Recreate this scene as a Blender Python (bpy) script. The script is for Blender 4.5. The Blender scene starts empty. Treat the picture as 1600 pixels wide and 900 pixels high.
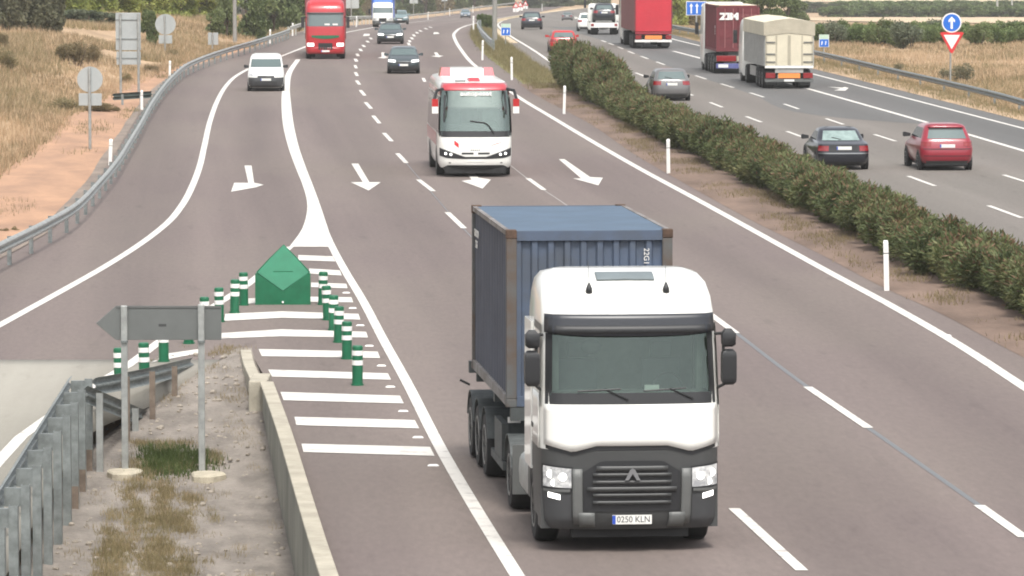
import bpy, bmesh, math, random
from mathutils import Vector, Matrix, noise
random.seed(11)
S = bpy.context.scene
C = S.collection
R = math.radians

# ------------------------------------------------------------------ camera model
F, H, VH = 7300.0, 8.6, -125.0
PIT = math.atan((450 - VH) / F)
cp, sp = math.cos(PIT), math.sin(PIT)
cam = bpy.data.cameras.new('camera'); cam.sensor_width = 36; cam.lens = 36 * F / 1600
cam.clip_start = 1; cam.clip_end = 12000
co = bpy.data.objects.new('camera', cam); C.objects.link(co)
co.location = (0, 0, H); co.rotation_euler = (math.pi / 2 - PIT, 0, 0)
S.camera = co

def zprof(Y):
    if Y < 300: return 0.0
    if Y < 450: return -0.02 * (Y - 300) ** 2 / 300
    if Y < 800: return -1.5 - 0.02 * (Y - 450)
    if Y < 900: return -8.5 - 0.02 * (Y - 800) + 0.02 * (Y - 800) ** 2 / 200
    return -9.5

def ray(u, v):
    x = (u - 800) / F; y = (450 - v) / F
    dy = cp + y * sp
    return x / dy, (-sp + y * cp) / dy

def hit(u, v, dz=0.0, fn=None):
    a, b = ray(u, v)
    g = lambda Y: H + b * Y - ((fn(a * Y, Y) if fn else zprof(Y)) + dz)
    Y = 40.0
    while g(Y) > 0 and Y < 3000:
        Y += 1.0 if Y < 500 else 4.0
    lo, hi = Y - 4, Y
    for _ in range(30):
        m = (lo + hi) / 2
        if g(m) > 0: lo = m
        else: hi = m
    return Vector((a * hi, hi, H + b * hi))

class Line:
    """lateral position X as a function of distance Y, from points seen on the ground"""
    def __init__(s, pts, off=0.0):
        q = sorted([(hit(u, v).y, hit(u, v).x) for u, v in pts])
        p = [q[0]]
        for a in q[1:]:
            if a[0] - p[-1][0] > 0.3: p.append(a)
        s.p = p; n = len(p); s.off = off
        d = [(p[i + 1][1] - p[i][1]) / (p[i + 1][0] - p[i][0]) for i in range(n - 1)]
        m = [d[0]] + [0 if d[i - 1] * d[i] < 0 else (d[i - 1] + d[i]) / 2 for i in range(1, n - 1)] + [d[-1]]
        for i in range(1, n - 1):
            if d[i - 1] * d[i] > 0:
                lim = 3 * min(abs(d[i - 1]), abs(d[i]))
                m[i] = max(-lim, min(lim, m[i]))
        s.m = m
    def __call__(s, Y):
        p, m = s.p, s.m
        if Y <= p[0][0]: return p[0][1] + m[0] * (Y - p[0][0]) + s.off
        if Y >= p[-1][0]: return p[-1][1] + m[-1] * (Y - p[-1][0]) + s.off
        i = 0
        while p[i + 1][0] < Y: i += 1
        h = p[i + 1][0] - p[i][0]; t = (Y - p[i][0]) / h
        a = 2*t**3 - 3*t*t + 1; b = t**3 - 2*t*t + t; c = -2*t**3 + 3*t*t; e = t**3 - t*t
        return a * p[i][1] + b * h * m[i] + c * p[i + 1][1] + e * h * m[i + 1] + s.off
    def slope(s, Y, e=6.0):
        return (s(Y + e) - s(Y - e)) / (2 * e)

YROWS = [40 + 2.5 * i for i in range(185)]
while YROWS[-1] < 1010: YROWS.append(YROWS[-1] + 6)
while YROWS[-1] < 1600: YROWS.append(YROWS[-1] + 30)
YROWS += [2000, 3000, 5000, 9000]

# ------------------------------------------------------------------ materials
def mat(name, col, rough=0.6, metal=0.0, spec=0.5, coat=0.0, noise_amt=0.0, noise_scale=3.0, col2=None, emit=None, es=1.0, detail=6, vec=None, bump=0.0, bscale=40):
    m = bpy.data.materials.new(name); m.use_nodes = True
    nt = m.node_tree; N = nt.nodes; L = nt.links
    b = N['Principled BSDF']
    b.inputs['Base Color'].default_value = (*col, 1)
    b.inputs['Roughness'].default_value = rough
    b.inputs['Metallic'].default_value = metal
    b.inputs['Specular IOR Level'].default_value = spec
    b.inputs['Coat Weight'].default_value = coat
    b.inputs['Coat Roughness'].default_value = 0.08
    tc = None
    if noise_amt or col2:
        tc = N.new('ShaderNodeTexCoord'); nz = N.new('ShaderNodeTexNoise'); rp = N.new('ShaderNodeValToRGB')
        mp = N.new('ShaderNodeMapping')
        if vec: mp.inputs['Scale'].default_value = vec
        L.new(tc.outputs['Object'], mp.inputs[0]); L.new(mp.outputs[0], nz.inputs['Vector'])
        nz.inputs['Scale'].default_value = noise_scale; nz.inputs['Detail'].default_value = detail
        nz.inputs['Roughness'].default_value = 0.62
        c2 = col2 or tuple(c * (1 - noise_amt) for c in col)
        rp.color_ramp.elements[0].position = 0.36; rp.color_ramp.elements[1].position = 0.64
        rp.color_ramp.elements[0].color = (*c2, 1); rp.color_ramp.elements[1].color = (*col, 1)
        L.new(nz.outputs['Fac'], rp.inputs[0]); L.new(rp.outputs[0], b.inputs['Base Color'])
    if bump:
        tc = tc or N.new('ShaderNodeTexCoord')
        n2 = N.new('ShaderNodeTexNoise'); n2.inputs['Scale'].default_value = bscale; n2.inputs['Detail'].default_value = 4
        bp = N.new('ShaderNodeBump'); bp.inputs['Strength'].default_value = bump; bp.inputs['Distance'].default_value = 0.05
        L.new(tc.outputs['Object'], n2.inputs['Vector']); L.new(n2.outputs['Fac'], bp.inputs['Height']); L.new(bp.outputs[0], b.inputs['Normal'])
    if emit:
        b.inputs['Emission Color'].default_value = (*emit, 1); b.inputs['Emission Strength'].default_value = es
    return m

def road_mat(name, c1, c2, c3, fine=0.17):
    """asphalt: large uneven patches, streaks along the traffic (UV: u metres across, v metres along), fine grain"""
    m = bpy.data.materials.new(name); m.use_nodes = True
    nt = m.node_tree; N = nt.nodes; L = nt.links; b = N['Principled BSDF']
    uv = N.new('ShaderNodeUVMap'); uv.uv_map = 'along'
    def nz(scale, vec, det=5, rough=.6):
        mp = N.new('ShaderNodeMapping'); mp.inputs['Scale'].default_value = vec
        n = N.new('ShaderNodeTexNoise'); n.inputs['Scale'].default_value = scale; n.inputs['Detail'].default_value = det; n.inputs['Roughness'].default_value = rough
        L.new(uv.outputs[0], mp.inputs[0]); L.new(mp.outputs[0], n.inputs['Vector']); return n
    a = nz(1.0, (0.9, 0.02, 1)); r = N.new('ShaderNodeValToRGB')
    r.color_ramp.elements[0].position = .34; r.color_ramp.elements[0].color = (*c1, 1)
    r.color_ramp.elements[1].position = .66; r.color_ramp.elements[1].color = (*c2, 1)
    L.new(a.outputs['Fac'], r.inputs[0])
    p = nz(1.0, (.12, .035, 1), 6, .55); r2 = N.new('ShaderNodeValToRGB')
    r2.color_ramp.elements[0].position = .42; r2.color_ramp.elements[0].color = (0, 0, 0, 1)
    r2.color_ramp.elements[1].position = .7; r2.color_ramp.elements[1].color = (1, 1, 1, 1)
    L.new(p.outputs['Fac'], r2.inputs[0])
    mx = N.new('ShaderNodeMix'); mx.data_type = 'RGBA'
    L.new(r2.outputs[0], mx.inputs['Factor']); L.new(r.outputs[0], mx.inputs['A']); mx.inputs['B'].default_value = (*c3, 1)
    # paler polished wheel paths, darker oil streak mid-lane
    sx = N.new('ShaderNodeSeparateXYZ'); L.new(uv.outputs[0], sx.inputs[0])
    w1 = N.new('ShaderNodeMath'); w1.operation = 'MULTIPLY'; w1.inputs[1].default_value = 2 * math.pi / 3.75
    L.new(sx.outputs[0], w1.inputs[0])
    w2 = N.new('ShaderNodeMath'); w2.operation = 'COSINE'; L.new(w1.outputs[0], w2.inputs[0])
    w3 = N.new('ShaderNodeMapRange'); w3.inputs[1].default_value = -1; w3.inputs[2].default_value = 1
    w3.inputs[3].default_value = .90; w3.inputs[4].default_value = 1.05
    L.new(w2.outputs[0], w3.inputs[0])
    f = nz(9.0, (1, .22, 1), 8, .75); f2 = N.new('ShaderNodeMapRange'); f2.inputs[1].default_value = .25; f2.inputs[2].default_value = .75
    f2.inputs[3].default_value = 1 - fine; f2.inputs[4].default_value = 1 + fine; L.new(f.outputs['Fac'], f2.inputs[0])
    mm = N.new('ShaderNodeMath'); mm.operation = 'MULTIPLY'; L.new(w3.outputs[0], mm.inputs[0]); L.new(f2.outputs[0], mm.inputs[1])
    sp_ = nz(2.6, (1, .16, 1), 3, .5); s2 = N.new('ShaderNodeMapRange'); s2.inputs[1].default_value = .62; s2.inputs[2].default_value = .74
    s2.inputs[3].default_value = 1; s2.inputs[4].default_value = .86; L.new(sp_.outputs['Fac'], s2.inputs[0])
    m2 = N.new('ShaderNodeMath'); m2.operation = 'MULTIPLY'; L.new(mm.outputs[0], m2.inputs[0]); L.new(s2.outputs[0], m2.inputs[1]); mm = m2
    vm = N.new('ShaderNodeVectorMath'); vm.operation = 'SCALE'
    L.new(mx.outputs['Result'], vm.inputs[0]); L.new(mm.outputs[0], vm.inputs['Scale'])
    L.new(vm.outputs[0], b.inputs['Base Color']); b.inputs['Roughness'].default_value = .85; b.inputs['Specular IOR Level'].default_value = .3
    return m

def leaf_mat(name, c1, c2, c3, trans=0.25):
    m = bpy.data.materials.new(name); m.use_nodes = True
    nt = m.node_tree; N = nt.nodes; L = nt.links; b = N['Principled BSDF']
    g = N.new('ShaderNodeNewGeometry'); r = N.new('ShaderNodeValToRGB')
    e = r.color_ramp.elements; e[0].position = 0; e[0].color = (*c1, 1); e[1].position = 1; e[1].color = (*c3, 1)
    x = e.new(.55); x.color = (*c2, 1)
    oi = N.new('ShaderNodeObjectInfo')
    tc = N.new('ShaderNodeTexCoord'); n = N.new('ShaderNodeTexNoise'); n.inputs['Scale'].default_value = 1.3; n.inputs['Detail'].default_value = 2
    L.new(tc.outputs['Object'], n.inputs['Vector'])
    a = N.new('ShaderNodeMath'); a.operation = 'MULTIPLY_ADD'; a.inputs[1].default_value = .45; L.new(g.outputs['Random Per Island'], a.inputs[0])
    a2 = N.new('ShaderNodeMath'); a2.operation = 'MULTIPLY_ADD'; a2.inputs[1].default_value = .3
    L.new(n.outputs['Fac'], a.inputs[2]); L.new(oi.outputs['Random'], a2.inputs[0])
    a3 = N.new('ShaderNodeMath'); a3.operation = 'ADD'; a3.inputs[1].default_value = -.36
    L.new(a.outputs[0], a2.inputs[2]); L.new(a2.outputs[0], a3.inputs[0]); L.new(a3.outputs[0], r.inputs[0])
    L.new(r.outputs[0], b.inputs['Base Color']); b.inputs['Roughness'].default_value = .6; b.inputs['Specular IOR Level'].default_value = .25
    t = N.new('ShaderNodeBsdfTranslucent'); L.new(r.outputs[0], t.inputs[0])
    mx = N.new('ShaderNodeMixShader'); mx.inputs[0].default_value = trans
    L.new(b.outputs[0], mx.inputs[1]); L.new(t.outputs[0], mx.inputs[2]); L.new(mx.outputs[0], N['Material Output'].inputs[0])
    return m

def glass_mat(name, tint, refl=.22, rough=.04):
    m = bpy.data.materials.new(name); m.use_nodes = True
    nt = m.node_tree; N = nt.nodes; L = nt.links; N.remove(N['Principled BSDF'])
    t = N.new('ShaderNodeBsdfTransparent'); t.inputs[0].default_value = (*tint, 1)
    g = N.new('ShaderNodeBsdfGlossy'); g.inputs['Color'].default_value = (.84, 1, .92, 1); g.inputs['Roughness'].default_value = rough
    lw = N.new('ShaderNodeFresnel'); lw.inputs['IOR'].default_value = 1.5
    a = N.new('ShaderNodeMath'); a.operation = 'ADD'; a.use_clamp = True; a.inputs[1].default_value = refl; L.new(lw.outputs[0], a.inputs[0])
    mx = N.new('ShaderNodeMixShader'); L.new(a.outputs[0], mx.inputs[0]); L.new(t.outputs[0], mx.inputs[1]); L.new(g.outputs[0], mx.inputs[2])
    L.new(mx.outputs[0], N['Material Output'].inputs[0])
    return m

M = {}
M['asphalt'] = road_mat('mauve_asphalt', (.134, .108, .102), (.162, .131, .122), (.170, .143, .126))
M['asphalt_r'] = road_mat('beige_asphalt', (.148, .134, .119), (.172, .156, .14), (.162, .145, .132))
M['asphalt_d'] = road_mat('dark_asphalt', (.106, .106, .104), (.125, .124, .121), (.117, .113, .11))
M['concrete_deck'] = road_mat('deck_concrete', (.27, .255, .22), (.315, .30, .262), (.245, .228, .2), .06)
def paint_mat():
    m = mat('road_paint', (.60, .58, .54), .7, col2=(.36, .33, .31), noise_scale=2.6, detail=10, bump=.1)
    r = [n for n in m.node_tree.nodes if n.type == 'VALTORGB'][0]; r.color_ramp.elements[0].position = .30; r.color_ramp.elements[1].position = .47
    return m
M['paint'] = paint_mat()
M['joint'] = mat('pale_joint', (.27, .255, .24), .7)
M['seam'] = mat('seal_strip', (.13, .135, .14), .5)
M['ground'] = mat('dry_ground', (.44, .31, .195), .95, col2=(.30, .21, .13), noise_scale=.22, detail=9, bump=.6, bscale=3)
M['soil'] = mat('orange_soil', (.42, .25, .155), .95, col2=(.29, .175, .115), noise_scale=.8, detail=10, bump=.5, bscale=6, vec=(1, .3, 1))
M['gravel'] = mat('grey_gravel', (.25, .205, .17), .95, col2=(.16, .13, .11), noise_scale=.9, detail=12, bump=.7, bscale=9, vec=(1, .4, 1))
M['island'] = mat('island_soil', (.255, .226, .196), .95, col2=(.145, .127, .110), noise_scale=1.6, detail=12, bump=1, bscale=10, vec=(1, .45, 1))
M['red_soil'] = mat('median_soil', (.20, .138, .105), .95, col2=(.115, .078, .058), noise_scale=.7, detail=11, bump=.8, bscale=8, vec=(1, .35, 1))
M['verge'] = mat('grass_verge', (.19, .17, .062), .95, col2=(.12, .12, .045), noise_scale=.6, detail=9, bump=.6, bscale=8)
M['pale_dirt'] = mat('pale_dirt', (.56, .45, .31), .95, col2=(.44, .33, .21), noise_scale=.1, detail=8)
M['concrete'] = mat('concrete', (.42, .385, .31), .9, col2=(.30, .275, .22), noise_scale=1.7, detail=9, bump=.25, bscale=14)
M['concrete_dirty'] = mat('stained_concrete', (.30, .295, .25), .9, col2=(.18, .18, .15), noise_scale=1.1, detail=9, vec=(1, .5, .35))
M['footing'] = mat('pale_footing', (.48, .43, .33), .95, noise_amt=.25, noise_scale=5, bump=.5)
M['galv'] = mat('galvanised_steel', (.42, .435, .42), .45, .45, noise_amt=.28, noise_scale=5)
M['galv_d'] = mat('weathered_steel', (.26, .285, .28), .55, .4, noise_amt=.35, noise_scale=6)
M['rail_w'] = mat('pale_rail', (.50, .49, .44), .5, .2, noise_amt=.2, noise_scale=2)
M['stain'] = mat('brown_stained_steel', (.20, .155, .12), .8, noise_amt=.4, noise_scale=6)
M['fgreen'] = leaf_mat('fresh_green_leaf', (.085, .125, .045), (.17, .225, .085), (.27, .31, .14))
M['rust'] = mat('rusty_steel', (.11, .066, .045), .8, .1, noise_amt=.5, noise_scale=7)
M['sign_back'] = mat('sign_back_grey', (.165, .175, .17), .45, .3, noise_amt=.12, noise_scale=2)
M['sign_pale'] = mat('sign_back_pale', (.40, .43, .43), .45, .2, noise_amt=.1, noise_scale=2)
M['blue_sign'] = mat('blue_sign', (.01, .13, .55), .4)
M['white'] = mat('white_plastic', (.78, .77, .74), .45, noise_amt=.05, noise_scale=5)
M['red_sign'] = mat('red_sign', (.55, .03, .035), .4)
M['green_p'] = mat('green_plastic', (.006, .13, .058), .42, noise_amt=.22, noise_scale=4)
M['green_lit'] = mat('green_marker_lit_top', (.018, .155, .082), .45, noise_amt=.15, noise_scale=3)  # paler than the body: light on the upward slope put into colour
M['black'] = mat('black_plastic', (.018, .019, .021), .5)
M['tyre'] = mat('tyre_rubber', (.014, .014, .015), .8, noise_amt=.3)
M['rim'] = mat('alloy_rim', (.32, .33, .34), .35, .8)
M['rim_d'] = mat('steel_rim', (.22, .22, .21), .5, .4, noise_amt=.3)
M['dark'] = mat('dark_plastic', (.05, .052, .055), .5, noise_amt=.12)
M['visor'] = mat('visor_plastic', (.028, .031, .038), .35)
M['grey_d'] = mat('dark_grey_trim', (.052, .054, .054), .5, noise_amt=.12, noise_scale=2)
M['grey_m'] = mat('mid_grey_trim', (.125, .13, .126), .5, noise_amt=.15, noise_scale=2)
M['chassis'] = mat('chassis_grey', (.085, .095, .095), .6, .2, noise_amt=.4, noise_scale=4)
M['glass_o'] = mat('tinted_glass', (.085, .12, .118), .08, 0, .8, coat=.6)
M['glass_sky'] = mat('sky_painted_glass', (.26, .34, .32), .12, 0, .8, col2=(.17, .23, .22), noise_scale=3, coat=.5)  # sky reflection in the sloping rear window painted as a pale tone
M['glass_b'] = mat('dark_glass', (.012, .014, .017), .06, 0, .8)
M['wind'] = glass_mat('windscreen_glass', (.74, .86, .78), .055)
M['windb'] = glass_mat('bus_glass', (.80, .96, .88), .19)
M['lamp'] = mat('lamp_glass', (.72, .73, .72), .15, 0, .8, col2=(.32, .33, .34), noise_scale=9, detail=3, coat=.5)
M['lamp_on'] = mat('lit_lamp', (.9, .9, .88), .2, emit=(1, .97, .92), es=1.1)
M['tail'] = mat('tail_lamp', (.23, .010, .014), .2, 0, .6, coat=.5)
M['orange'] = mat('orange_board', (.82, .26, .06), .5)
M['plate'] = mat('number_plate', (.72, .72, .68), .4)
M['ink'] = mat('plate_ink', (.03, .03, .035), .6)
M['eu'] = mat('plate_blue', (.02, .07, .4), .5)
M['seat'] = mat('seat_fabric', (.10, .11, .115), .9, noise_amt=.3)
M['cabin'] = mat('cabin_trim', (.22, .225, .21), .9, noise_amt=.35, noise_scale=2.5)
M['wood'] = mat('bark', (.11, .085, .06), .9, noise_amt=.4, noise_scale=6)
M['pole'] = mat('grey_pole', (.27, .265, .245), .7, noise_amt=.15)
def carpaint(n, c, dirt=.1): return mat(n, c, .28, 0, .5, coat=.7, noise_amt=dirt, noise_scale=1.3)
M['p_white'] = carpaint('white_paint', (.76, .76, .72), .04)
M['p_red'] = carpaint('red_paint', (.42, .014, .022))
M['p_redc'] = carpaint('bright_red_paint', (.45, .018, .02))
M['p_cherry'] = carpaint('cherry_paint', (.27, .014, .030))
M['p_dark'] = carpaint('dark_grey_paint', (.035, .05, .056))
M['p_navy'] = carpaint('navy_paint', (.011, .013, .021))
M['p_silver'] = carpaint('silver_paint', (.135, .132, .132))
M['p_teal'] = carpaint('pale_teal_paint', (.15, .22, .23))
M['p_blue'] = carpaint('steel_blue_paint', (.13, .18, .23))
M['p_pink'] = carpaint('faded_red_paint', (.45, .05, .065))
M['box_blue'] = carpaint('blue_box', (.02, .11, .48))
M['c_blue'] = mat('container_blue', (.075, .105, .165), .6, col2=(.065, .078, .10), noise_scale=1.3, detail=9)
for k_ in ('c_blue',):
    r_ = [n for n in M[k_].node_tree.nodes if n.type == 'VALTORGB'][0].color_ramp
    q_ = r_.elements.new(.27); q_.color = (.105, .065, .05, 1); q_ = r_.elements.new(.31); q_.color = (.065, .076, .098, 1)
M['c_side'] = mat('container_side_blue', (.078, .086, .112), .65, noise_amt=.2, noise_scale=1.6)
M['c_roof'] = mat('container_roof_blue', (.078, .118, .170), .6, noise_amt=.18, noise_scale=1.2)
M['c_post'] = mat('container_post', (.095, .10, .10), .7, col2=(.09, .062, .045), noise_scale=2.2, detail=9)
M['c_rim'] = mat('container_top_rail', (.25, .245, .24), .7, col2=(.12, .10, .09), noise_scale=2.5)
M['c_maroon'] = mat('container_maroon', (.155, .026, .034), .6, noise_amt=.2, noise_scale=1.2)
M['c_maroon_l'] = mat('maroon_bars', (.32, .13, .13), .6)
M['tarp_red'] = mat('red_curtain', (.50, .022, .04), .55, noise_amt=.14, noise_scale=.8, bump=.3, bscale=3)
M['tarp_dk'] = mat('dull_red_curtain', (.22, .05, .055), .6, noise_amt=.2, noise_scale=.8, bump=.3, bscale=3)
M['tarp_b'] = mat('beige_tarpaulin', (.44, .40, .31), .8, noise_amt=.2, noise_scale=1.1, bump=.5, bscale=3)
M['tarp_t'] = mat('cream_tarpaulin', (.62, .57, .44), .8, noise_amt=.12, noise_scale=1)
M['alu'] = mat('aluminium_side', (.42, .42, .40), .5, .3, noise_amt=.15)
M['oleander'] = leaf_mat('oleander_leaf', (.048, .070, .028), (.122, .145, .060), (.235, .225, .105))
M['pod'] = leaf_mat('oleander_pods', (.13, .085, .05), (.18, .11, .065), (.24, .16, .09))
M['olive'] = leaf_mat('dull_olive_leaf', (.10, .105, .06), (.155, .155, .095), (.21, .20, .13))
M['bright'] = leaf_mat('bright_green_leaf', (.23, .28, .075), (.36, .40, .12), (.47, .48, .18))
M['green'] = leaf_mat('mid_green_leaf', (.075, .11, .04), (.155, .19, .08), (.24, .27, .12))
M['greygreen'] = leaf_mat('grey_green_leaf', (.11, .135, .085), (.175, .20, .13), (.24, .255, .17))
M['brush'] = leaf_mat('brown_brush', (.15, .12, .065), (.23, .185, .10), (.32, .25, .15))
M['straw'] = leaf_mat('straw', (.29, .20, .12), (.46, .335, .21), (.62, .48, .33), .3)
M['weed'] = leaf_mat('weed', (.13, .12, .05), (.25, .21, .11), (.39, .31, .18), .3)
M['weedg'] = leaf_mat('green_weed', (.05, .075, .02), (.09, .12, .04), (.15, .17, .065), .3)

# ------------------------------------------------------------------ mesh helpers
class MB:
    def __init__(s): s.v = []; s.f = []; s.m = []
    def add(s, verts, faces, mi=0):
        o = len(s.v); s.v += [tuple(x) for x in verts]; s.f += [tuple(i + o for i in f) for f in faces]; s.m += [mi] * len(faces); return s
    def box(s, x0, x1, y0, y1, z0, z1, mi=0):
        v = [(x, y, z) for z in (z0, z1) for y in (y0, y1) for x in (x0, x1)]
        return s.add(v, [(0, 2, 3, 1), (4, 5, 7, 6), (0, 1, 5, 4), (2, 6, 7, 3), (0, 4, 6, 2), (1, 3, 7, 5)], mi)
    def tube(s, a, b, r0, r1=None, n=8, mi=0):
        a = Vector(a); b = Vector(b); r1 = r0 if r1 is None else r1
        d = (b - a).normalized(); q = d.orthogonal().normalized(); w = d.cross(q)
        v = []
        for p, r in ((a, r0), (b, r1)):
            for i in range(n):
                t = 2 * math.pi * i / n; v.append(p + (q * math.cos(t) + w * math.sin(t)) * r)
        f = [(i, (i + 1) % n, n + (i + 1) % n, n + i) for i in range(n)] + [tuple(range(n - 1, -1, -1)), tuple(range(n, 2 * n))]
        return s.add(v, f, mi)
    def path(s, pts, r, n=6, mi=0):
        for a, b in zip(pts, pts[1:]): s.tube(a, b, r, r, n, mi)
        return s
    def loft(s, rings, mi=0, cap0=True, cap1=True, skip=None):
        n = len(rings[0]); o = len(s.v); v = [tuple(p) for r in rings for p in r]; f = []
        for j in range(len(rings) - 1):
            for i in range(n):
                if skip and skip(j, i): continue
                k = (i + 1) % n
                f.append((j * n + i, j * n + k, (j + 1) * n + k, (j + 1) * n + i))
        if cap0: f.append(tuple(range(n - 1, -1, -1)))
        if cap1: f.append(tuple((len(rings) - 1) * n + i for i in range(n)))
        return s.add(v, f, mi)
    def prism(s, poly, y0, y1, mi=0):          # polygon in x,z pushed along y
        n = len(poly); v = [(x, y0, z) for x, z in poly] + [(x, y1, z) for x, z in poly]
        f = [tuple(range(n)), tuple(range(2 * n - 1, n - 1, -1))] + [(i, n + i, n + (i + 1) % n, (i + 1) % n) for i in range(n)]
        return s.add(v, f, mi)
    def mesh(s, name, mats, smooth=False):
        me = bpy.data.meshes.new(name); me.from_pydata(s.v, [], s.f)
        for m in (mats if isinstance(mats, (list, tuple)) else [mats]): me.materials.append(m)
        me.polygons.foreach_set('material_index', s.m)
        if smooth: me.polygons.foreach_set('use_smooth', [True] * len(s.f))
        me.update(); return me
    def build(s, name, mats, parent=None, smooth=False, bevel=0, solid=0, angle=None, fix=True):
        me = s.mesh(name, mats, smooth)
        if fix:
            bm = bmesh.new(); bm.from_mesh(me); bmesh.ops.recalc_face_normals(bm, faces=bm.faces); bm.to_mesh(me); bm.free()
        if angle is not None:
            me.polygons.foreach_set('use_smooth', [True] * len(s.f)); me.set_sharp_from_angle(angle=R(angle))
        o = bpy.data.objects.new(name, me); C.objects.link(o)
        if parent: o.parent = parent
        if solid:
            d = o.modifiers.new('thickness', 'SOLIDIFY'); d.thickness = solid; d.offset = 0
        if bevel:
            d = o.modifiers.new('bevel', 'BEVEL'); d.width = bevel; d.segments = 2; d.limit_method = 'ANGLE'; d.angle_limit = R(40)
        return o

def tag(o, label=None, cat=None, group=None, kind=None):
    if label: o['label'] = label
    if cat: o['category'] = cat
    if group: o['group'] = group
    if kind: o['kind'] = kind
    return o
def thing(name, loc, label, cat, rz=0, group=None):
    o = bpy.data.objects.new(name, None); C.objects.link(o); o.empty_display_size = .3
    o.location = loc; o.rotation_euler = (0, 0, rz); return tag(o, label, cat, group)
def kids(o): return [c for c in bpy.data.objects if c.parent == o]
def dup(root, loc, rz=0, scale=None, label=None, group=None):
    def cp_(o, par):
        c = o.copy(); C.objects.link(c)
        if par: c.parent = par
        for ch in CH.get(o.name, []): cp_(ch, c)
        return c
    CH = {}
    for c in bpy.data.objects:
        if c.parent: CH.setdefault(c.parent.name, []).append(c)
    r = cp_(root, None); r.location = loc; r.rotation_euler = (0, 0, rz)
    if scale: r.scale = scale
    if label: r['label'] = label
    if group: r['group'] = group
    return r
ORD = ['nearest', 'second nearest', 'third nearest', 'fourth nearest', 'fifth nearest', 'sixth nearest', 'seventh nearest', 'eighth nearest', 'ninth nearest', 'tenth nearest', 'eleventh nearest', 'twelfth nearest']
def txt(name, body, size, loc, rot, m, parent, extrude=.002, sx=1.0, bold=0.0):
    cu = bpy.data.curves.new(name, 'FONT'); cu.body = body; cu.size = size; cu.extrude = extrude; cu.align_x = 'CENTER'; cu.align_y = 'CENTER'; cu.offset = bold
    f = bpy.data.objects.new('lettering_source', cu); me = bpy.data.meshes.new_from_object(f); bpy.data.objects.remove(f); bpy.data.curves.remove(cu)
    me.materials.clear(); me.materials.append(m); me.name = name
    o = bpy.data.objects.new(name, me); C.objects.link(o)
    o.location = loc; o.rotation_euler = rot; o.scale = (sx, 1, 1)
    if parent: o.parent = parent
    return o

# ------------------------------------------------------------------ setting: lines seen on the ground
RAILB = Line([(20,416),(56,397),(86,380),(112,364),(129,349),(150,325),(166,306),(185,280),(200,254),(218,222),(240,180),(268,142),(300,116),(330,103),(362,92),(400,80),(440,66),(472,54),(541,42),(582,38),(640,31),(700,24),(760,16),(800,11)])
LWHITE = Line([(0,508),(60,475),(107,449),(160,419),(220,381),(260,350),(285,320),(300,292),(312,260),(319,230),(328,190),(340,157),(352,136),(366,121),(382,111),(437,89),(475,74),(541,51),(582,43),(635,36),(685,28),(760,19)])
GL = Line([(463,92),(447,115),(441,140),(440,170),(443,200),(452,235),(463,265),(473,290),(480,318),(478,340),(468,365),(452,386)])
GR = Line([(470,92),(456,115),(453,140),(455,165),(459,195),(467,230),(478,262),(489,290),(500,320),(510,350),(522,386)])
MEDGE = Line([(496,330),(516,380),(540,425),(567,470),(600,533),(637,600),(688,700),(746,800),(808,900)])
RAMPIN = Line([(450,388),(392,441),(353,467),(300,500),(248,535),(202,570),(150,601),(90,643),(28,688),(0,719)])
RWHITE = Line([(1600,605),(1500,540),(1400,482),(1300,428),(1200,373),(1100,318),(1000,264),(920,218),(860,182),(815,155),(770,122),(739,100),(722,80),(711,62),(710,52),(716,46),(727,41),(742,37),(775,29),(820,22)])
REDGE = Line([(1600,549),(1475,484),(1400,451),(1300,399),(1193,347),(1084,288),(1000,240),(935,196),(842,147),(800,117),(762,88),(746,72),(738,60),(736,50),(742,42),(755,36),(790,29),(830,22)])
RL = Line([(1500,372),(1400,335),(1270,282),(1102,210),(1000,163),(874,105),(839,82),(800,58),(785,47),(779,41),(780,36),(795,30.5),(830,24),(880,17),(960,8)])
ROWA = Line([(970,105),(1000,116.5),(1119,164),(1176,186),(1242,210),(1437,282),(1570,331)])
ROWB = Line([(955,69),(986,82),(1007,90),(1032,99),(1095,121),(1136,134),(1181,148),(1235,166),(1304,190),(1381,215),(1592,281)])
LC = Line([(1052,80),(1090,90),(1267,140),(1450,192),(1512,210),(1600,236)])
LD = Line([(1600,201),(1275,117),(1095,72),(1047,60),(1010,48),(992,40),(985,34),(990,28),(1010,20),(1050,12)])
DARKL = Line([(955,68),(1032,99),(1095,121),(1181,150),(1230,172),(1330,186),(1460,196),(1600,238)])
RRAIL = Line([(1600,181),(1575,173),(1475,147),(1405,130),(1330,111),(1277,98),(1180,78),(1095,62),(1060,55),(1030,47),(1012,40),(1004,34),(1008,28),(1030,20),(1070,12)])
BANK = Line([(-60,305),(0,262),(60,222),(110,180),(165,150),(215,128),(262,107),(330,86),(400,68),(470,45),(560,30),(700,15)])
WALL = Line([(416,607),(443,683),(478,800),(496,860),(509,900)])
def railtop(u, v): return hit(u, v, .75)
_q = [railtop(*p) for p in ((110,592),(94,609),(77,630),(62,652),(49,675),(38,698),(20,735),(0,762))]
class PLine(Line):
    def __init__(s, q): 
        s.p = sorted(q); n = len(s.p); s.off = 0
        d = [(s.p[i+1][1]-s.p[i][1])/(s.p[i+1][0]-s.p[i][0]) for i in range(n-1)]
        s.m = [d[0]] + [(d[i-1]+d[i])/2 for i in range(1,n-1)] + [d[-1]]
_a, _b = _q[0], _q[-2]
NEARRAIL = PLine([(_b.y, _b.x), (_a.y, _a.x)])
YN = hit(340, 549).y          # the nose of the island
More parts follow.
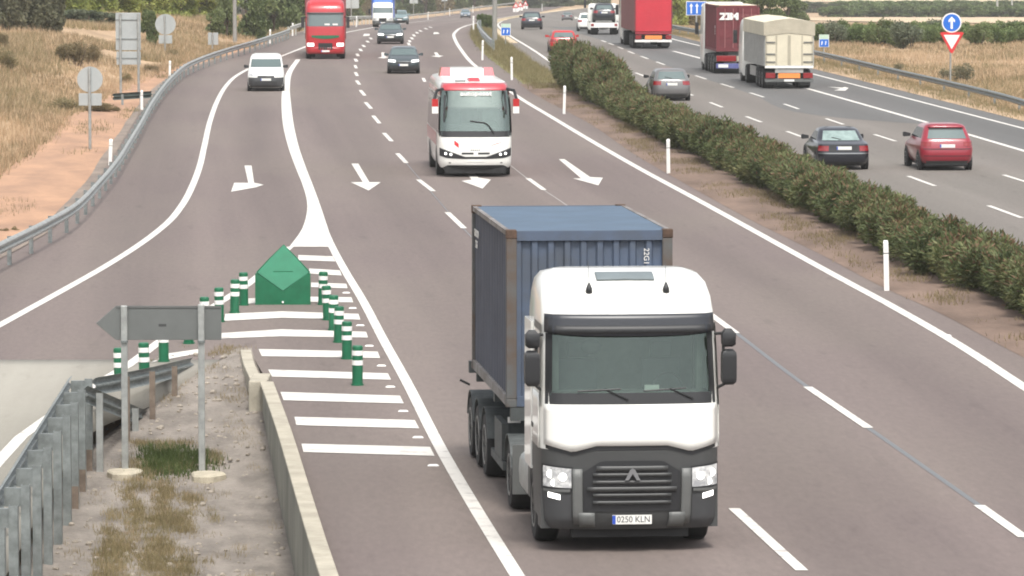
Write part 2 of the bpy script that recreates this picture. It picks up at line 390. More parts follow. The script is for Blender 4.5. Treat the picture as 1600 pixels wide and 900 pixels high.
def bank_h(X, Y):
    d = BANK(Y) - X
    if d <= 0 or Y > 900: return 0.0
    t = min(1, d / 9); t = t * t * (3 - 2 * t)
    k = 1.0 if Y < 300 else max(0, 1 - (Y - 300) / 250)
    return (1.5 * t + min(2.2, .035 * d)) * k + t * .25 * noise.noise(Vector((X * .25, Y * .1, 0)))
def zt(X, Y):
    z = zprof(Y) + bank_h(X, Y) - .06
    if Y < YN + 3 and X < 0: z -= 2.0
    if X > RRAIL(min(Y, 1000)) + 1: z += .12 * noise.noise(Vector((X * .1, Y * .04, 3)))
    return z
EXPO = 1.02
# ------------------------------------------------------------------ ground and roads
def strip(name, fl, fr, y0, y1, dz, m, uref=None, cols=2, skirt=0, kind='structure', zf=None, rough=0):
    ys = [y0] + [y for y in YROWS if y0 < y < y1] + [y1]
    v = []; f = []; uv = []
    for j, y in enumerate(ys):
        a, b = fl(y), fr(y)
        for i in range(cols):
            x = a + (b - a) * i / (cols - 1)
            z = zprof(y) + dz + (zf(x, y, i / (cols - 1)) if zf else 0)
            v.append((x, y, z)); uv.append((x - (uref(y) if uref else a), y))
    for j in range(len(ys) - 1):
        for i in range(cols - 1):
            k = j * cols + i; f.append((k, k + 1, k + cols + 1, k + cols))
    me = bpy.data.meshes.new(name); me.from_pydata(v, [], f); me.materials.append(m)
    u = me.uv_layers.new(name='along')
    for l in me.loops: u.data[l.index].uv = uv[l.vertex_index]
    me.polygons.foreach_set('use_smooth', [True] * len(f)); me.update()
    if skirt:
        bm = bmesh.new(); bm.from_mesh(me)
        e = [x for x in bm.edges if x.is_boundary]
        r = bmesh.ops.extrude_edge_only(bm, edges=e)
        for q in r['geom']:
            if isinstance(q, bmesh.types.BMVert): q.co.z -= skirt
        bm.to_mesh(me); bm.free()
    o = bpy.data.objects.new(name, me); C.objects.link(o); o['kind'] = kind
    return o
add = lambda fn, k: (lambda y: fn(y) + k)

# ground sheet to the horizon
xs = [-5000, -2500, -1200, -700, -450, -300, -220, -170, -140, -115] + [-100 + 2.5 * i for i in range(81)] + [115, 140, 170, 220, 300, 450, 700, 1200, 2500, 5000]
ys = YROWS; v = [(x, y, zt(x, y)) for y in ys for x in xs]; nx = len(xs)
f = [(j * nx + i, j * nx + i + 1, (j + 1) * nx + i + 1, (j + 1) * nx + i) for j in range(len(ys) - 1) for i in range(nx - 1)]
me = bpy.data.meshes.new('ground'); me.from_pydata(v, [], f); me.materials.append(M['ground']); me.polygons.foreach_set('use_smooth', [True] * len(f))
g = bpy.data.objects.new('ground', me); C.objects.link(g); g['kind'] = 'structure'

lane_ref = lambda y: MEDGE(min(y, 130)) if y < 130 else GR(min(y, 290)) + .0
LROADL = add(RAILB, -.7)
strip('road_near_carriageway', LROADL, REDGE, YN, 1010, 0, M['asphalt'], RWHITE, 6)
kb = Line([(383, 549), (389, 575), (402, 603)])
YW1 = hit(416, 610).y
MAINL = lambda y: WALL(y) if y < YW1 else WALL(YW1) + (kb(YN) - WALL(YW1)) * min(1, (y - YW1) / (YN - YW1)) ** 1.0
strip('road_main_lanes', add(MAINL, .10), REDGE, 44, YN, 0, M['asphalt'], RWHITE, 6)
YD = hit(90, 562).y
RAMPR = lambda y: (NEARRAIL(y) + .12) if y < 81 else NEARRAIL(81) + .12 + (kb(YN) - .1 - NEARRAIL(81) - .12) * (y - 81) / (YN - 81)
strip('slip_road', lambda y: min(LROADL(y), RAMPR(y) - 9), RAMPR, YD, YN, 0, M['asphalt'], RWHITE, 4)
strip('bridge_deck', lambda y: min(LROADL(y), RAMPR(y) - 12), RAMPR, 44, YD, 0.0, M['concrete_deck'], RWHITE, 4, skirt=.35)
strip('road_far_carriageway', add(RL, -1.1), lambda y: LD(y) + 1.4, 60, 1010, 0, M['asphalt_r'], ROWA, 6)
strip('resurfaced_lanes', DARKL, lambda y: LD(y) + 1.38, 95, 420, .004, M['asphalt_d'], ROWB, 5)
# median earth, verge, left-hand soil
bump_ = lambda a, s: (lambda x, y, t: a * math.sin(math.pi * t) * (0.7 + .6 * noise.noise(Vector((x * s, y * s * .4, 1)))))
YG = hit(850, 135).y
strip('median_soil', add(REDGE, -.25), add(RL, -1.05), 60, YG + 3, .006, M['red_soil'], None, 9, zf=bump_(.09, .8))
strip('median_grass_verge', add(REDGE, -.05), add(RL, -1.05), YG + 3, 900, .008, M['verge'], None, 9, zf=bump_(.10, .6))
strip('left_soil_strip', add(BANK, -1.2), add(RAILB, -.9), 85, 330, .012, M['soil'], None, 7, zf=bump_(.14, .35))
strip('left_gravel_strip', lambda y: RAILB(y) - 1.25 - 1.5 * max(0, 1 - abs(y - 160) / 40) - .35 * noise.noise(Vector((0, y * .12, 4))), add(RAILB, -.66), 85, 420, .02, M['gravel'], None, 4)
strip('right_verge', lambda y: LD(y) + 1.2, lambda y: RRAIL(y) + .8, 95, 800, .012, M['ground'], None, 5, zf=bump_(.12, .5))
strip('shoulder_concrete_band', add(RL, -2.2), add(RL, -.25), 330, 1000, .014, M['pale_dirt'], None, 3)

# ------------------------------------------------------------------ painted markings (thin sheets on the asphalt)
def mark_line(name, fn, w, y0, y1, dz=.008):
    o = strip(name, add(fn, -w / 2), add(fn, w / 2), y0, y1, dz, M['paint']); return o
Yof = lambda u, v: hit(u, v).y
mark_line('edge_line', MEDGE, .20, 46, Yof(500, 336))
mark_line('edge_line', RWHITE, .24, 60, 900)
mark_line('edge_line', LWHITE, .22, 46, 800)
mark_line('edge_line', RAMPIN, .22, 46, Yof(452, 386))
mark_line('edge_line', RL, .2, 100, 700)
mark_line('edge_line', LC, .24, 95, Yof(1052, 80))
mark_line('edge_line', LD, .2, 95, 600)
strip('gore_paint', GL, GR, Yof(480, 386), Yof(466, 93), .0095, M['paint'])
def mark_poly(name, px, dz=.009):
    pts = [hit(u, v) for u, v in px]
    me = bpy.data.meshes.new(name); bm = bmesh.new()
    bm.faces.new([bm.verts.new((p.x, p.y, zprof(p.y) + dz)) for p in pts])
    bmesh.ops.triangulate(bm, faces=bm.faces[:]); bmesh.ops.recalc_face_normals(bm, faces=bm.faces[:])
    for fc in bm.faces:
        if fc.normal.z < 0: fc.normal_flip()
    bm.to_mesh(me); bm.free(); me.materials.append(M['paint'])
    o = bpy.data.objects.new(name, me); C.objects.link(o); o['kind'] = 'structure'; return o
for p in ([(466,399),(520,401),(524,409),(466,407)], [(483,420),(531,423),(534,431),(483,428)], [(486,442),(541,444),(543,451),(486,449)],
          [(388,467),(470,464),(549,465),(552,473),(470,472),(388,475)], [(352,491),(440,487),(560,491),(563,500),(440,497),(350,502)],
          [(347,521),(440,515),(572,519),(575,528),(440,526),(330,530)], [(404,546),(590,550),(594,560),(409,557)], [(419,578),(606,584),(611,594),(425,589)],
          [(438,613),(625,619),(631,631),(443,626)], [(460,652),(648,657),(655,670),(463,665)], [(471,694),(672,699),(679,713),(474,707)],
          [(262,553),(318,545),(318,551),(236,567)]):
    mark_poly('hatching_bar', p)
for p in ([(382,259),(393,259),(397,286),(412,289),(400,293),(361,300),(366,286),(388,286)],
          [(549,256),(560,256),(577,285),(595,285),(576,298),(548,285),(567,285)],
          [(722,262),(733,262),(748,278),(767,281),(754,295),(721,283),(737,281)],
          [(873,249),(882,249),(922,277),(942,278),(935,290),(895,279),(908,279)],
          [(596,82),(601,82),(603,88.5),(607,90),(600,91.5),(590,90.5),(596,89)],
          [(678,82),(683,82),(686,86.5),(693,87.5),(686,89.5),(673,88),(681,87)],
          [(569,53),(578,53),(577,56),(567,56.5)], [(678,50.5),(684,50.5),(687,53),(677,53.5)],
          [(1293,135.8),(1316,137.2),(1320,136),(1326,137.6),(1321,141.8),(1303,141.5),(1314,139)]):
    mark_poly('painted_arrow', p)
def dash(p, q, w=.17):
    a, b = hit(*p), hit(*q); me = bpy.data.meshes.new('lane_dash'); n = 3; v = []; f = []
    for i in range(n + 1):
        x = a.x + (b.x - a.x) * i / n; y = a.y + (b.y - a.y) * i / n
        v += [(x - w / 2, y, zprof(y) + .009), (x + w / 2, y, zprof(y) + .009)]
    for i in range(n): f.append((2 * i, 2 * i + 1, 2 * i + 3, 2 * i + 2))
    me.from_pydata(v, [], f); me.materials.append(M['paint'])
    bm = bmesh.new(); bm.from_mesh(me); bmesh.ops.recalc_face_normals(bm, faces=bm.faces[:])
    for fc in bm.faces:
        if fc.normal.z < 0: fc.normal_flip()
    bm.to_mesh(me); bm.free()
    o = bpy.data.objects.new('lane_dash', me); C.objects.link(o); o['kind'] = 'structure'
for a in ((1147,795,1253,892),(699,332,725,357),(654,281,677,299),(621,240,635,255),(600,208,612,221),(583,181,593,193),(571,160,580,170),(563,141,570,149.5),
          (557,126,562,132.5),(555,113,558.5,119),(554.5,102,557,107),(555,92,557.5,96.5),(557.5,84,560,88),(562,76.5,565,80),(566.5,70.5,570,73.5),(573,64,576,66.5),
          (578,59,581,61.5),(1104,487,1150,521),(1262,605,1357,669),(1530,790,1600,840),(825,279,850,297),(661,122,664,128),(637.5,67,640,71),(639,63,641,66),
          (642,58.5,645,61.5),(645.5,54,648,57),(650,50.2,653,52.5),(655,47.4,659,49.5),(663,44,668,46),(670,42,675,43.5)):
    dash(a[:2], a[2:], .17 if a[1] > 100 else .2)
def dash_c(fn, u, v, half=2.9, w=.16):
    y = hit(u, v).y; y0, y1 = y - half, y + half
    o = strip('lane_dash', lambda t: fn(t) - w / 2, lambda t: fn(t) + w / 2, y0, y1, .0095, M['paint'])
for p in ((970,105),(1000,116.5),(1035,130),(1076,146),(1119,164),(1177,186.5),(1242,210.5),(1330,244),(1437,283),(1570,331)): dash_c(ROWA, *p)
for p in ((943,64.5),(955,69),(970,75),(986,82),(1007,90),(1032,99),(1062,109.5),(1095,121),(1136,134),(1181,148.5),(1236,166.5),(1304,190),(1381,215.5),(1480,247),(1592,281)): dash_c(ROWB, *p)
seam = Line([(1150,520),(1262,605),(1357,669),(1530,790)])
strip('seal_strip', add(seam, -.05), add(seam, .05), 55, Yof(1150, 520), .004, M['seam'])
seam2 = Line([(797, 258), (836, 288), (880, 317), (1104, 487)]); strip('seal_strip', add(seam2, -.025), add(seam2, .025), Yof(1104, 487), Yof(797, 258), .004, M['joint'])
seam3 = Line([(628, 247), (665, 290), (712, 344), (780, 415)]); strip('seal_strip', add(seam3, -.02), add(seam3, .02), Yof(780, 415), Yof(628, 247), .004, M['seam'])

# raised studs beside the edge line
def stud():
    b = MB(); b.loft([[(-.09, -.06, 0), (.09, -.06, 0), (.09, .06, 0), (-.09, .06, 0)], [(-.06, -.035, .022), (.06, -.035, .022), (.06, .035, .022), (-.06, .035, .022)]])
    return b.build('road_stud', M['white'])
st0 = None
for i, (u, vv) in enumerate(((677,728),(653,684),(630,643),(610,605),(596,572),(577,541),(563,509),(551,482),(541,458))):
    p = hit(u, vv)
    if st0 is None: st0 = stud(); o = st0; o.location = p + Vector((0, 0, .003))
    else: o = dup(st0, p + Vector((0, 0, .003)))
    tag(o, 'white raised road stud beside the main edge line, %s of its row' % ORD[i], 'road stud', 'white studs along the edge line')
p = hit(1480, 525); o = dup(st0, p + Vector((0, 0, .003))); tag(o, 'lone white road stud on the asphalt shoulder beside the median', 'road stud', 'white studs along the edge line')

# ------------------------------------------------------------------ island between slip road and main lanes
def isl_z(X, Y):
    t = min(1, max(0, (YN - Y) / 17)); t = t * t * (3 - 2 * t)
    xl, xr = NEARRAIL(Y) - .2, WALL(Y)
    s = min(1, max(0, (X - xl) / max(.5, xr - xl)))
    deep = 1.02 + .35 * s * min(1, max(0, (82 - Y) / 15))
    return -t * deep + .05 * noise.noise(Vector((X * 1.1, Y * .5, 5))) * t + .03 * noise.noise(Vector((X * 4, Y * 2, 1))) + .035
islL = lambda y: (NEARRAIL(y) - .1) if y < 81 else RAMPR(y) - .15
strip('island_ground', islL, add(MAINL, .12), 50, YN + .3, 0, M['island'], None, 26, zf=lambda x, y, t: isl_z(x, y))
# finer rows for the island: subdivide by a smooth bump in the material only
def wall_mesh(fn, w, y0, y1, zt_, zb, step=2.0):
    b = MB(); rings = []; y = y0
    while y <= y1 + 1e-6:
        x = fn(y); rings.append([(x - w / 2, y, zb), (x - w / 2, y, zt_), (x + w / 2, y, zt_), (x + w / 2, y, zb)]); y += step
    b.loft(rings); return b
w = thing('concrete_wall', (0, 0, 0), 'low concrete retaining wall along the main lanes beside the earth island', 'wall')
yw1 = Yof(416, 610)
wall_mesh(WALL, .16, 47, yw1, .10, -2.0, (yw1 - 47) / 14).build('wall', M['concrete_dirty'], w)
wall_mesh(WALL, .25, 46.9, yw1 + .1, .155, .102, (yw1 - 46.8) / 14).build('coping', M['concrete'], w, bevel=.015)
b = MB(); x0 = MAINL(yw1 + .8); b.box(x0 - .26, x0 + .08, yw1 + .15, yw1 + 1.6, -.6, .16); b.build('end_block', M['concrete'], w, bevel=.03)
k = wall_mesh(MAINL if 0 else kb, .22, Yof(402, 600), Yof(383, 550), .09, -.3, 1.5).build('kerb', M['concrete'], None, bevel=.02); tag(k, 'short pale concrete kerb leading from the wall to the island nose', 'kerb')

# ------------------------------------------------------------------ guard rails
def wbeam(pts, thick=.008, side=1, hgt=.31):
    """a W-shaped steel beam along pts (top edge), face towards side"""
    prof = [(0, 0), (.035, -.02), (.07, -.06), (.07, -.10), (.01, -.14), (.01, -.17), (.07, -.21), (.07, -.25), (.035, -.29), (0, -.31)]
    b = MB(); rings = []
    for i, p in enumerate(pts):
        a = pts[max(0, i - 1)]; c = pts[min(len(pts) - 1, i + 1)]; d = Vector((c[0] - a[0], c[1] - a[1], 0)).normalized(); nrm = Vector((d.y, -d.x, 0)) * side
        rings.append([(p[0] + nrm.x * o, p[1] + nrm.y * o, p[2] + z) for o, z in prof] + [(p[0] + nrm.x * (o - thick), p[1] + nrm.y * (o - thick), p[2] + z) for o, z in reversed(prof)])
    return b.loft(rings)
def cpost(x, y, z0, z1, ax=.05, ay=.06):
    b = MB(); t = .008
    b.box(x - ax, x + ax, y - ay, y - ay + t, z0, z1); b.box(x - ax, x - ax + t, y - ay + t, y + ay, z0, z1); b.box(x + ax - t, x + ax, y - ay + t, y + ay, z0, z1)
    return b
def guardrail(fn, y0, y1, step, label, m, mp, side=1, top=.76, beam=None, z=zprof, dy=2.0):
    t = thing('guard_rail', (0, 0, 0), label, 'guard rail'); pts = []; y = y0
    while y <= y1: pts.append((fn(y), y, z(y) + top)); y += dy if y < 350 else dy * 3
    wbeam(pts, side=side).build('rail', m, t, smooth=False)
    y = y0 + .5; n = 0
    while y < y1 and n < 98:
        pb = cpost(fn(y) - side * .14, y, z(y) - .3, z(y) + top - .03); pb.box(fn(y) - side * .10, fn(y) - side * .005, y - .05, y + .05, z(y) + top - .25, z(y) + top - .06); pb.build('post', mp, t); y += step; n += 1
    return t
guardrail(RAILB, 84, 345, 4.0, 'long curving steel guard rail along the left edge of the slip road', M['galv'], M['galv_d'], 1)
guardrail(add(RAILB, -.1), 346, 1000, 12, 'distant pale guard rail on the outside of the bend behind the blue lorry', M['rail_w'], M['rail_w'], 1, top=.9, dy=4)
guardrail(RRAIL, 96, 800, 8.0, 'steel guard rail along the right verge in front of the dry field', M['galv_d'], M['galv_d'], -1, top=.72)
ml = Line([(790, 106), (766, 80), (750, 62), (742, 50), (738, 44)])
ya, yb = Yof(760, 80), Yof(739, 45)
guardrail(add(REDGE, .55), Yof(757, 82), Yof(741, 43), 4.0, 'short grey guard rail on the median verge near the lamp column', M['galv'], M['galv_d'], -1, top=.85)

# near rail on the island side, seen from behind: tall posts with spacers
t = thing('guard_rail', (0, 0, 0), 'near galvanised guard rail with tall posts at the bottom left corner', 'guard rail')
pts = [(NEARRAIL(y) , y, .76) for y in [47 + 2 * i for i in range(17)] + [80.2]]
wbeam(pts, side=-1).build('rail', M['galv_d'], t)
y = 80.0; k = 0
while y > 48:
    x = NEARRAIL(y) + .30; zg = isl_z(x, y) - .25
    pb = cpost(x, y, zg, .74, .062, .075); pb.box(x - .30, x - .06, y - .05, y + .05, .44, .70); o = pb.build('post', M['galv_d'], t)
    if k < 3:
        MB().box(x - .066, x + .066, y - .082, y - .0765, zg + .2, zg + .62).build('rust_stain', M['stain'], o)
    y -= 2.0 if k < 3 else 2.3; k += 1
# downturned end of that rail and the low rail round the nose
t = thing('guard_rail', (0, 0, 0), 'bent back rail end dropping to the ground behind the arrow sign', 'guard rail')
a = hit(137, 601, .72 - 0.0); c = hit(230, 640, -.35)
pts = [(a.x + (c.x - a.x) * s, a.y + (c.y - a.y) * s, .70 + (-.38 - .70) * s) for s in [i / 6 for i in range(7)]]
wbeam(pts, side=-1).build('rail', M['galv_d'], t)
for s in (.15, .75): 
    x = a.x + (c.x - a.x) * s; yy = a.y + (c.y - a.y) * s; cpost(x + .05, yy - .12, isl_z(x, yy) - .3, .66 - 1.08 * s, .055, .06).build('post', M['galv'], t)
t = thing('guard_rail', (0, 0, 0), 'low weathered rail sloping down to the island nose behind the bollards', 'guard rail')
px = [(150, 590, .62), (190, 583, .56), (230, 575, .46), (265, 567, .34), (303, 558, .16)]
pts = [tuple(hit(u, vv, zz)) for u, vv, zz in px]
wbeam(pts, side=-1).build('rail', M['galv_d'], t)
for p in pts[1:4]: cpost(p[0] + .1, p[1] - .1, isl_z(p[0] + .1, p[1]) - .2, p[2] - .05, .05, .06).build('post', M['stain'], t)
# dark barrier piece protecting the tall panel sign
t = thing('guard_rail', (0, 0, 0), 'short dark green barrier piece on the soil below the tall panel sign', 'guard rail')
a, c = hit(178, 167), hit(238, 163)
pts = [(a.x + (c.x - a.x) * s, a.y - .0 + (c.y - a.y) * s, .62 + a.z) for s in (0, .25, .5, .75, 1)]
wbeam(pts, side=-1).build('rail', mat('dark_rail', (.075, .10, .09), .6, noise_amt=.3), t)
for s in (.25, .8): cpost(a.x + (c.x - a.x) * s, a.y + .12, a.z - .2, a.z + .58).build('post', M['galv_d'], t)

# ------------------------------------------------------------------ green bollards and gore marker
def bollard():
    t = thing('bollard', (0, 0, 0), '', 'bollard')
    def cyl(z0, z1, r): 
        return [[(r * math.cos(a), r * math.sin(a), z) for a in [2 * math.pi * i / 20 for i in range(20)]] for z in (z0, z1)]
    b = MB(); r = .10
    b.loft(cyl(0, .03, .118)); b.loft(cyl(.03, .38, r)); b.loft(cyl(.47, .56, r)); b.loft(cyl(.65, .72, r) + cyl(.735, .74, r * .86))
    b.build('body', M['green_p'], t, angle=40)
    for z0, z1 in ((.38, .47), (.56, .65)): MB().loft(cyl(z0, z1, r + .003)).build('reflective_band', M['white'], t, angle=40)
    return t
b0 = None
rows = {'right': [(558.5,602),(542,561),(529,535),(521,516),(512,500),(504,476)], 'left': [(187,606),(226,597),(256,565),(295,537),(320,519),(343,503),(366.5,489),(381,477)]}
for side, pts in rows.items():
    for i, (u, vv) in enumerate(pts):
        p = hit(u, vv)
        if b0 is None: b0 = bollard(); o = b0; o.location = p
        else: o = dup(b0, p, random.uniform(0, 6))
        o.rotation_euler = (random.uniform(-.03, .03), random.uniform(-.03, .03), random.uniform(0, 6))
        o['label'] = 'green bollard with white bands, %s of the row %s' % (ORD[i], 'beside the main lane' if side == 'right' else 'along the slip road')
        o['group'] = 'green bollards round the gore'
p = hit(442, 476)
t = thing('gore_marker', p, 'green plastic gore marker with pointed top seen from behind', 'gore marker', .03)
w_, h1, h2, h3, dp = .60, .70, .30, 1.27, 1.25
kz = (h3 - h2) / dp; yc = (h1 - h2) / kz
plan = [(-w_, .02), (-w_, yc), (-w_ * .52, yc + (dp - yc) * .50), (0, dp), (w_ * .52, yc + (dp - yc) * .50), (w_, yc), (w_, .02)]
b = MB(); n = len(plan); b.add([(x, y, 0) for x, y in plan] + [(x, y, max(h2 + kz * y, h1)) for x, y in plan], [(i, i + 1, n + i + 1, n + i) for i in range(n - 1)])
b.build('pointed_front', M['green_p'], t, solid=.012)
b = MB(); b.prism([(-w_ - .02, 0), (w_ + .02, 0), (w_ + .02, h1), (w_ * .93, h1), (0, h2), (-w_ * .93, h1), (-w_ - .02, h1)], -.01, .012); b.build('back_panel', M['green_p'], t)
pl = [(0, .013)] + [(x * .97, y - .02) for x, y in reversed(plan[1:-1])]
b = MB(); b.add([(x, y, h2 + kz * y) for x, y in pl], [tuple(range(len(pl)))]); b.build('sloping_top', M['green_lit'], t, solid=.012)
MB().box(-.22, .22, .50, .52, h2 + kz * .5 + .004, h2 + kz * .52 + .012).build('crease', M['green_p'], t)
MB().tube((0, -.02, .06), (0, -.035, .06), .025, n=10).build('reflector', M['white'], t)

# ------------------------------------------------------------------ signs
def post_sign(name, u, vb, label, cat, parts, pole_r=.05, pole_top=None, dz=0, poles=((0,),), fn=None):
    p = hit(u, vb, dz, fn); t = thing(name, p, label, cat)
    return t, p
def px_to_local(p, u, v):            # height/offset on the vertical plane through p
    a, b = ray(u, v); return a * p.y - p.x, H + b * p.y - p.z
def panel(t, p, u0, u1, v0, v1, m, nm='panel', y=0, th=.03, bev=.01):
    x0, z1 = px_to_local(p, u0, v0); x1, z0 = px_to_local(p, u1, v1)
    return MB().box(x0, x1, y - th / 2, y + th / 2, z0, z1).build(nm, m, t, bevel=bev)
def pole(t, p, u, v0, v1, r, m=None, y=-.06, n=10, nm='pole'):
    x0, z0 = px_to_local(p, u, v0); x1, z1 = px_to_local(p, u, v1)
    return MB().tube((x0, y, z0 - .3), (x0, y, z1), r, n=n).build(nm, m or M['galv'], t, angle=40)
def disc(t, p, u, v, rad, m, nm='disc', y=0, th=.025):
    x, z = px_to_local(p, u, v); return MB().tube((x, y - th / 2, z), (x, y + th / 2, z), rad, n=32).build(nm, m, t, angle=40)
# arrow shaped direction sign (its back)
isz = lambda X, Y: isl_z(X, Y)
p = hit(196, 738, 0, isz)
t = thing('direction_sign', p, 'grey back of an arrow shaped direction sign on two posts in the island', 'sign')
q = lambda u, v: px_to_local(p, u, v)
MB().prism([q(150, 505), q(181, 478), q(346, 479), q(346, 531), q(181, 531)], -.02, .02).build('board', M['sign_back'], t, bevel=.006)
fr = [q(181, 478), q(346, 479)]; MB().box(fr[0][0], fr[1][0], -.035, -.021, fr[0][1] - .03, fr[0][1] + .004).build('top_edge', M['grey_m'], t)
for u, v0, v1 in ((196, 738, 477), (316, 742, 475)):
    x, z1 = q(u, v1); x, z0 = q(u, v0)
    o = MB().box(x - .055, x + .055, -.10, -.022, z0 - .4, z1).build('post', M['galv'], t, bevel=.012)
    MB().tube((x, -.08, q(u, 533)[1] - .02), (x, -.08, q(u, 533)[1] + .02), .066, n=8).build('clamp', M['galv_d'], o)
MB().box(q(248, 508)[0], q(260, 508)[0], -.0245, -.0205, q(248, 510)[1], q(248, 506)[1]).build('label_mark', M['grey_d'], t)
for i, (u, v) in enumerate(((194, 742), (323, 746))):
    pp = hit(u, v, .02, isz); b = MB(); r = [[((.30 + .05 * math.sin(3 * a + i)) * k * math.cos(a), (.5 + .06 * math.cos(2 * a)) * k * math.sin(a), z) for a in [2 * math.pi * j / 14 for j in range(14)]] for k, z in ((1, -.1), (.97, .05), (.85, .075))]
    b.loft(r); o = b.build('concrete_footing', M['footing']); o.location = pp; tag(o, 'pale concrete footing slab under the %s post of the arrow sign' % ('left' if i == 0 else 'right'), 'footing')
# big panel sign back on two posts
p = hit(204, 155, 0, zt); t = thing('panel_sign', p, 'tall pale grey panel sign seen from behind on two posts by the soil', 'sign')
panel(t, p, 180.5, 220, 20, 78.5, M['sign_pale'], 'upper_panel'); panel(t, p, 182, 220, 80.5, 101, M['sign_pale'], 'lower_panel')
for u in (189, 217): pole(t, p, u, 156, 21, .06, M['galv'], -.09)
for vv in (30, 60, 90): panel(t, p, 181, 219, vv, vv + 1.6, M['galv_d'], 'rib', -.03, .03, .003)
def round_sign(u, vb, cu, cv, rpx, rect, label, fn=zt):
    p = hit(u, vb, 0, fn); t = thing('round_sign', p, label, 'sign'); k = (H + ray(0, 0)[1] * 0) * 0 + p.y / F
    disc(t, p, cu, cv, rpx * k, M['sign_pale']); pole(t, p, u, vb, cv - rpx * .9, .055, M['galv'], -.07)
    if rect: panel(t, p, *rect, M['sign_pale'], 'plate')
    return t
round_sign(141, 238, 140.5, 124, 20, (123, 159, 146, 165), 'round sign back with a plate below it on a pole in the orange soil')
round_sign(258, 84, 258.5, 38, 16, (248, 269, 55, 68), 'round sign back with small plate, standing behind the rail among dry grass')
def small_sign(pu, pv, rects, label, m='sign_pale', poles=None, fn=zt, nm='small_sign'):
    p = hit(pu, pv, 0, fn); t = thing(nm, p, label, 'sign')
    for r_ in rects: panel(t, p, *r_, M[m], 'panel')
    for (u, v1) in (poles or [(pu, rects[0][2])]): pole(t, p, u, pv, v1 + 1, .05, M['galv'], -.07)
    return t
small_sign(332, 84, [(325, 331.5, 51, 70), (333, 341, 51, 70)], 'small pair of pale plates on a post in the grass near the concrete pole')
small_sign(448.5, 48, [(443, 449.5, 15, 38), (450.5, 456, 15, 38)], 'narrow pale double plate behind the rail left of the red lorry')
small_sign(549, 36, [(537, 561, -4, 13)], 'wide pale sign back cut by the frame, right of the red lorry')
small_sign(646, 26, [(640, 653, -4, 5.5)], 'small pale sign on a thin post behind the rail right of the blue lorry')
small_sign(695, 22, [(690, 699, -6, 2)], 'slim sign post among the shrubs above the far bend')
# yield + blue arrow
p = hit(1484, 134, 0, zt); t = thing('give_way_sign', p, 'red and white give way triangle under a round blue arrow sign', 'sign')
pole(t, p, 1485, 134, 24, .05, M['galv'], .06)
k = p.y / F
disc(t, p, 1487, 35.5, 15.5 * k, M['white'], 'round_border'); o = disc(t, p, 1487, 35.5, 13.4 * k, M['blue_sign'], 'blue_disc', -.016, .012)
x, z = px_to_local(p, 1487, 35.5)
ar = [(-.055, -.30), (.055, -.30), (.055, .08), (.16, .02), (.16, .13), (0, .30), (-.16, .13), (-.16, .02), (-.055, .08)]
s_ = 13.4 * k / .42
MB().prism([(x + a * s_, z + c * s_) for a, c in ar], -.0265, -.0225).build('arrow', M['white'], o)
q = lambda u, v: px_to_local(p, u, v)
def rtri(us, r): return [q(u, v) for u, v in us]
MB().prism([q(1469, 51.5), q(1472, 50), q(1503, 50), q(1506, 51.5), q(1488.5, 83), q(1485.5, 83)], -.012, .012).build('red_triangle', M['red_sign'], t)
MB().prism([q(1474.5, 54.5), q(1500, 54.5), q(1487, 77)], -.0185, -.0125).build('white_field', M['white'], t)
# blue lane panel with three white arrows
p = hit(1088, 48, 0, zt); t = thing('lane_sign', p, 'blue rectangular lane sign with three white arrows behind the red trailer', 'sign')
pole(t, p, 1088, 50, 4, .07, M['galv'], .07); panel(t, p, 1072, 1105, 2, 24, M['white'], 'border'); o = panel(t, p, 1073, 1104, 3, 23, M['blue_sign'], 'face', -.02, .015, .002)
k = p.y / F
for u in (1080, 1089, 1098):
    x, z = px_to_local(p, u, 13)
    MB().prism([(x + a * k, z + c * k) for a, c in ((-1.1, -8), (1.1, -8), (1.1, 3), (2.9, 3), (0, 8), (-2.9, 3), (-1.1, 3))], -.0335, -.0285).build('white_arrow', M['white'], o)
def km_sign(u, vb, r1, r2, label, fn=zt):
    p = hit(u, vb, 0, fn); t = thing('marker_sign', p, label, 'sign'); pole(t, p, u, vb, r1[2] + 1, .04, M['galv'], .06)
    panel(t, p, r1[0] - .8, r1[1] + .8, r1[2], r2[3] + .8, M['white'], 'backing'); panel(t, p, *r1, mat('pale_top', (.45, .58, .48), .5), 'top_field', -.02, .012, .002)
    panel(t, p, *r2, M['blue_sign'], 'blue_field', -.02, .012, .002)
    k = p.y / F
    for du in (.28, .7):
        x, z = px_to_local(p, r2[0] + (r2[1] - r2[0]) * du, (r2[2] + r2[3]) / 2)
        MB().prism([(x + a * k, z + c * k) for a, c in ((-1.2, -3), (-.2, -3), (.9, .6), (.9, 2.6), (0, 3.2), (-.9, 2.4), (-.9, .4))], -.0305, -.0265).build('digit', M['white'], t)
km_sign(1287, 97, (1280.5, 1294.5, 54, 61), (1280.5, 1294.5, 61.5, 73), 'small kilometre marker, white over blue, beside the beige trailer')
km_sign(790, 74, (783.5, 797, 37, 43), (783.5, 797, 43.5, 55), 'small blue and white kilometre marker on the median near the lamp column')
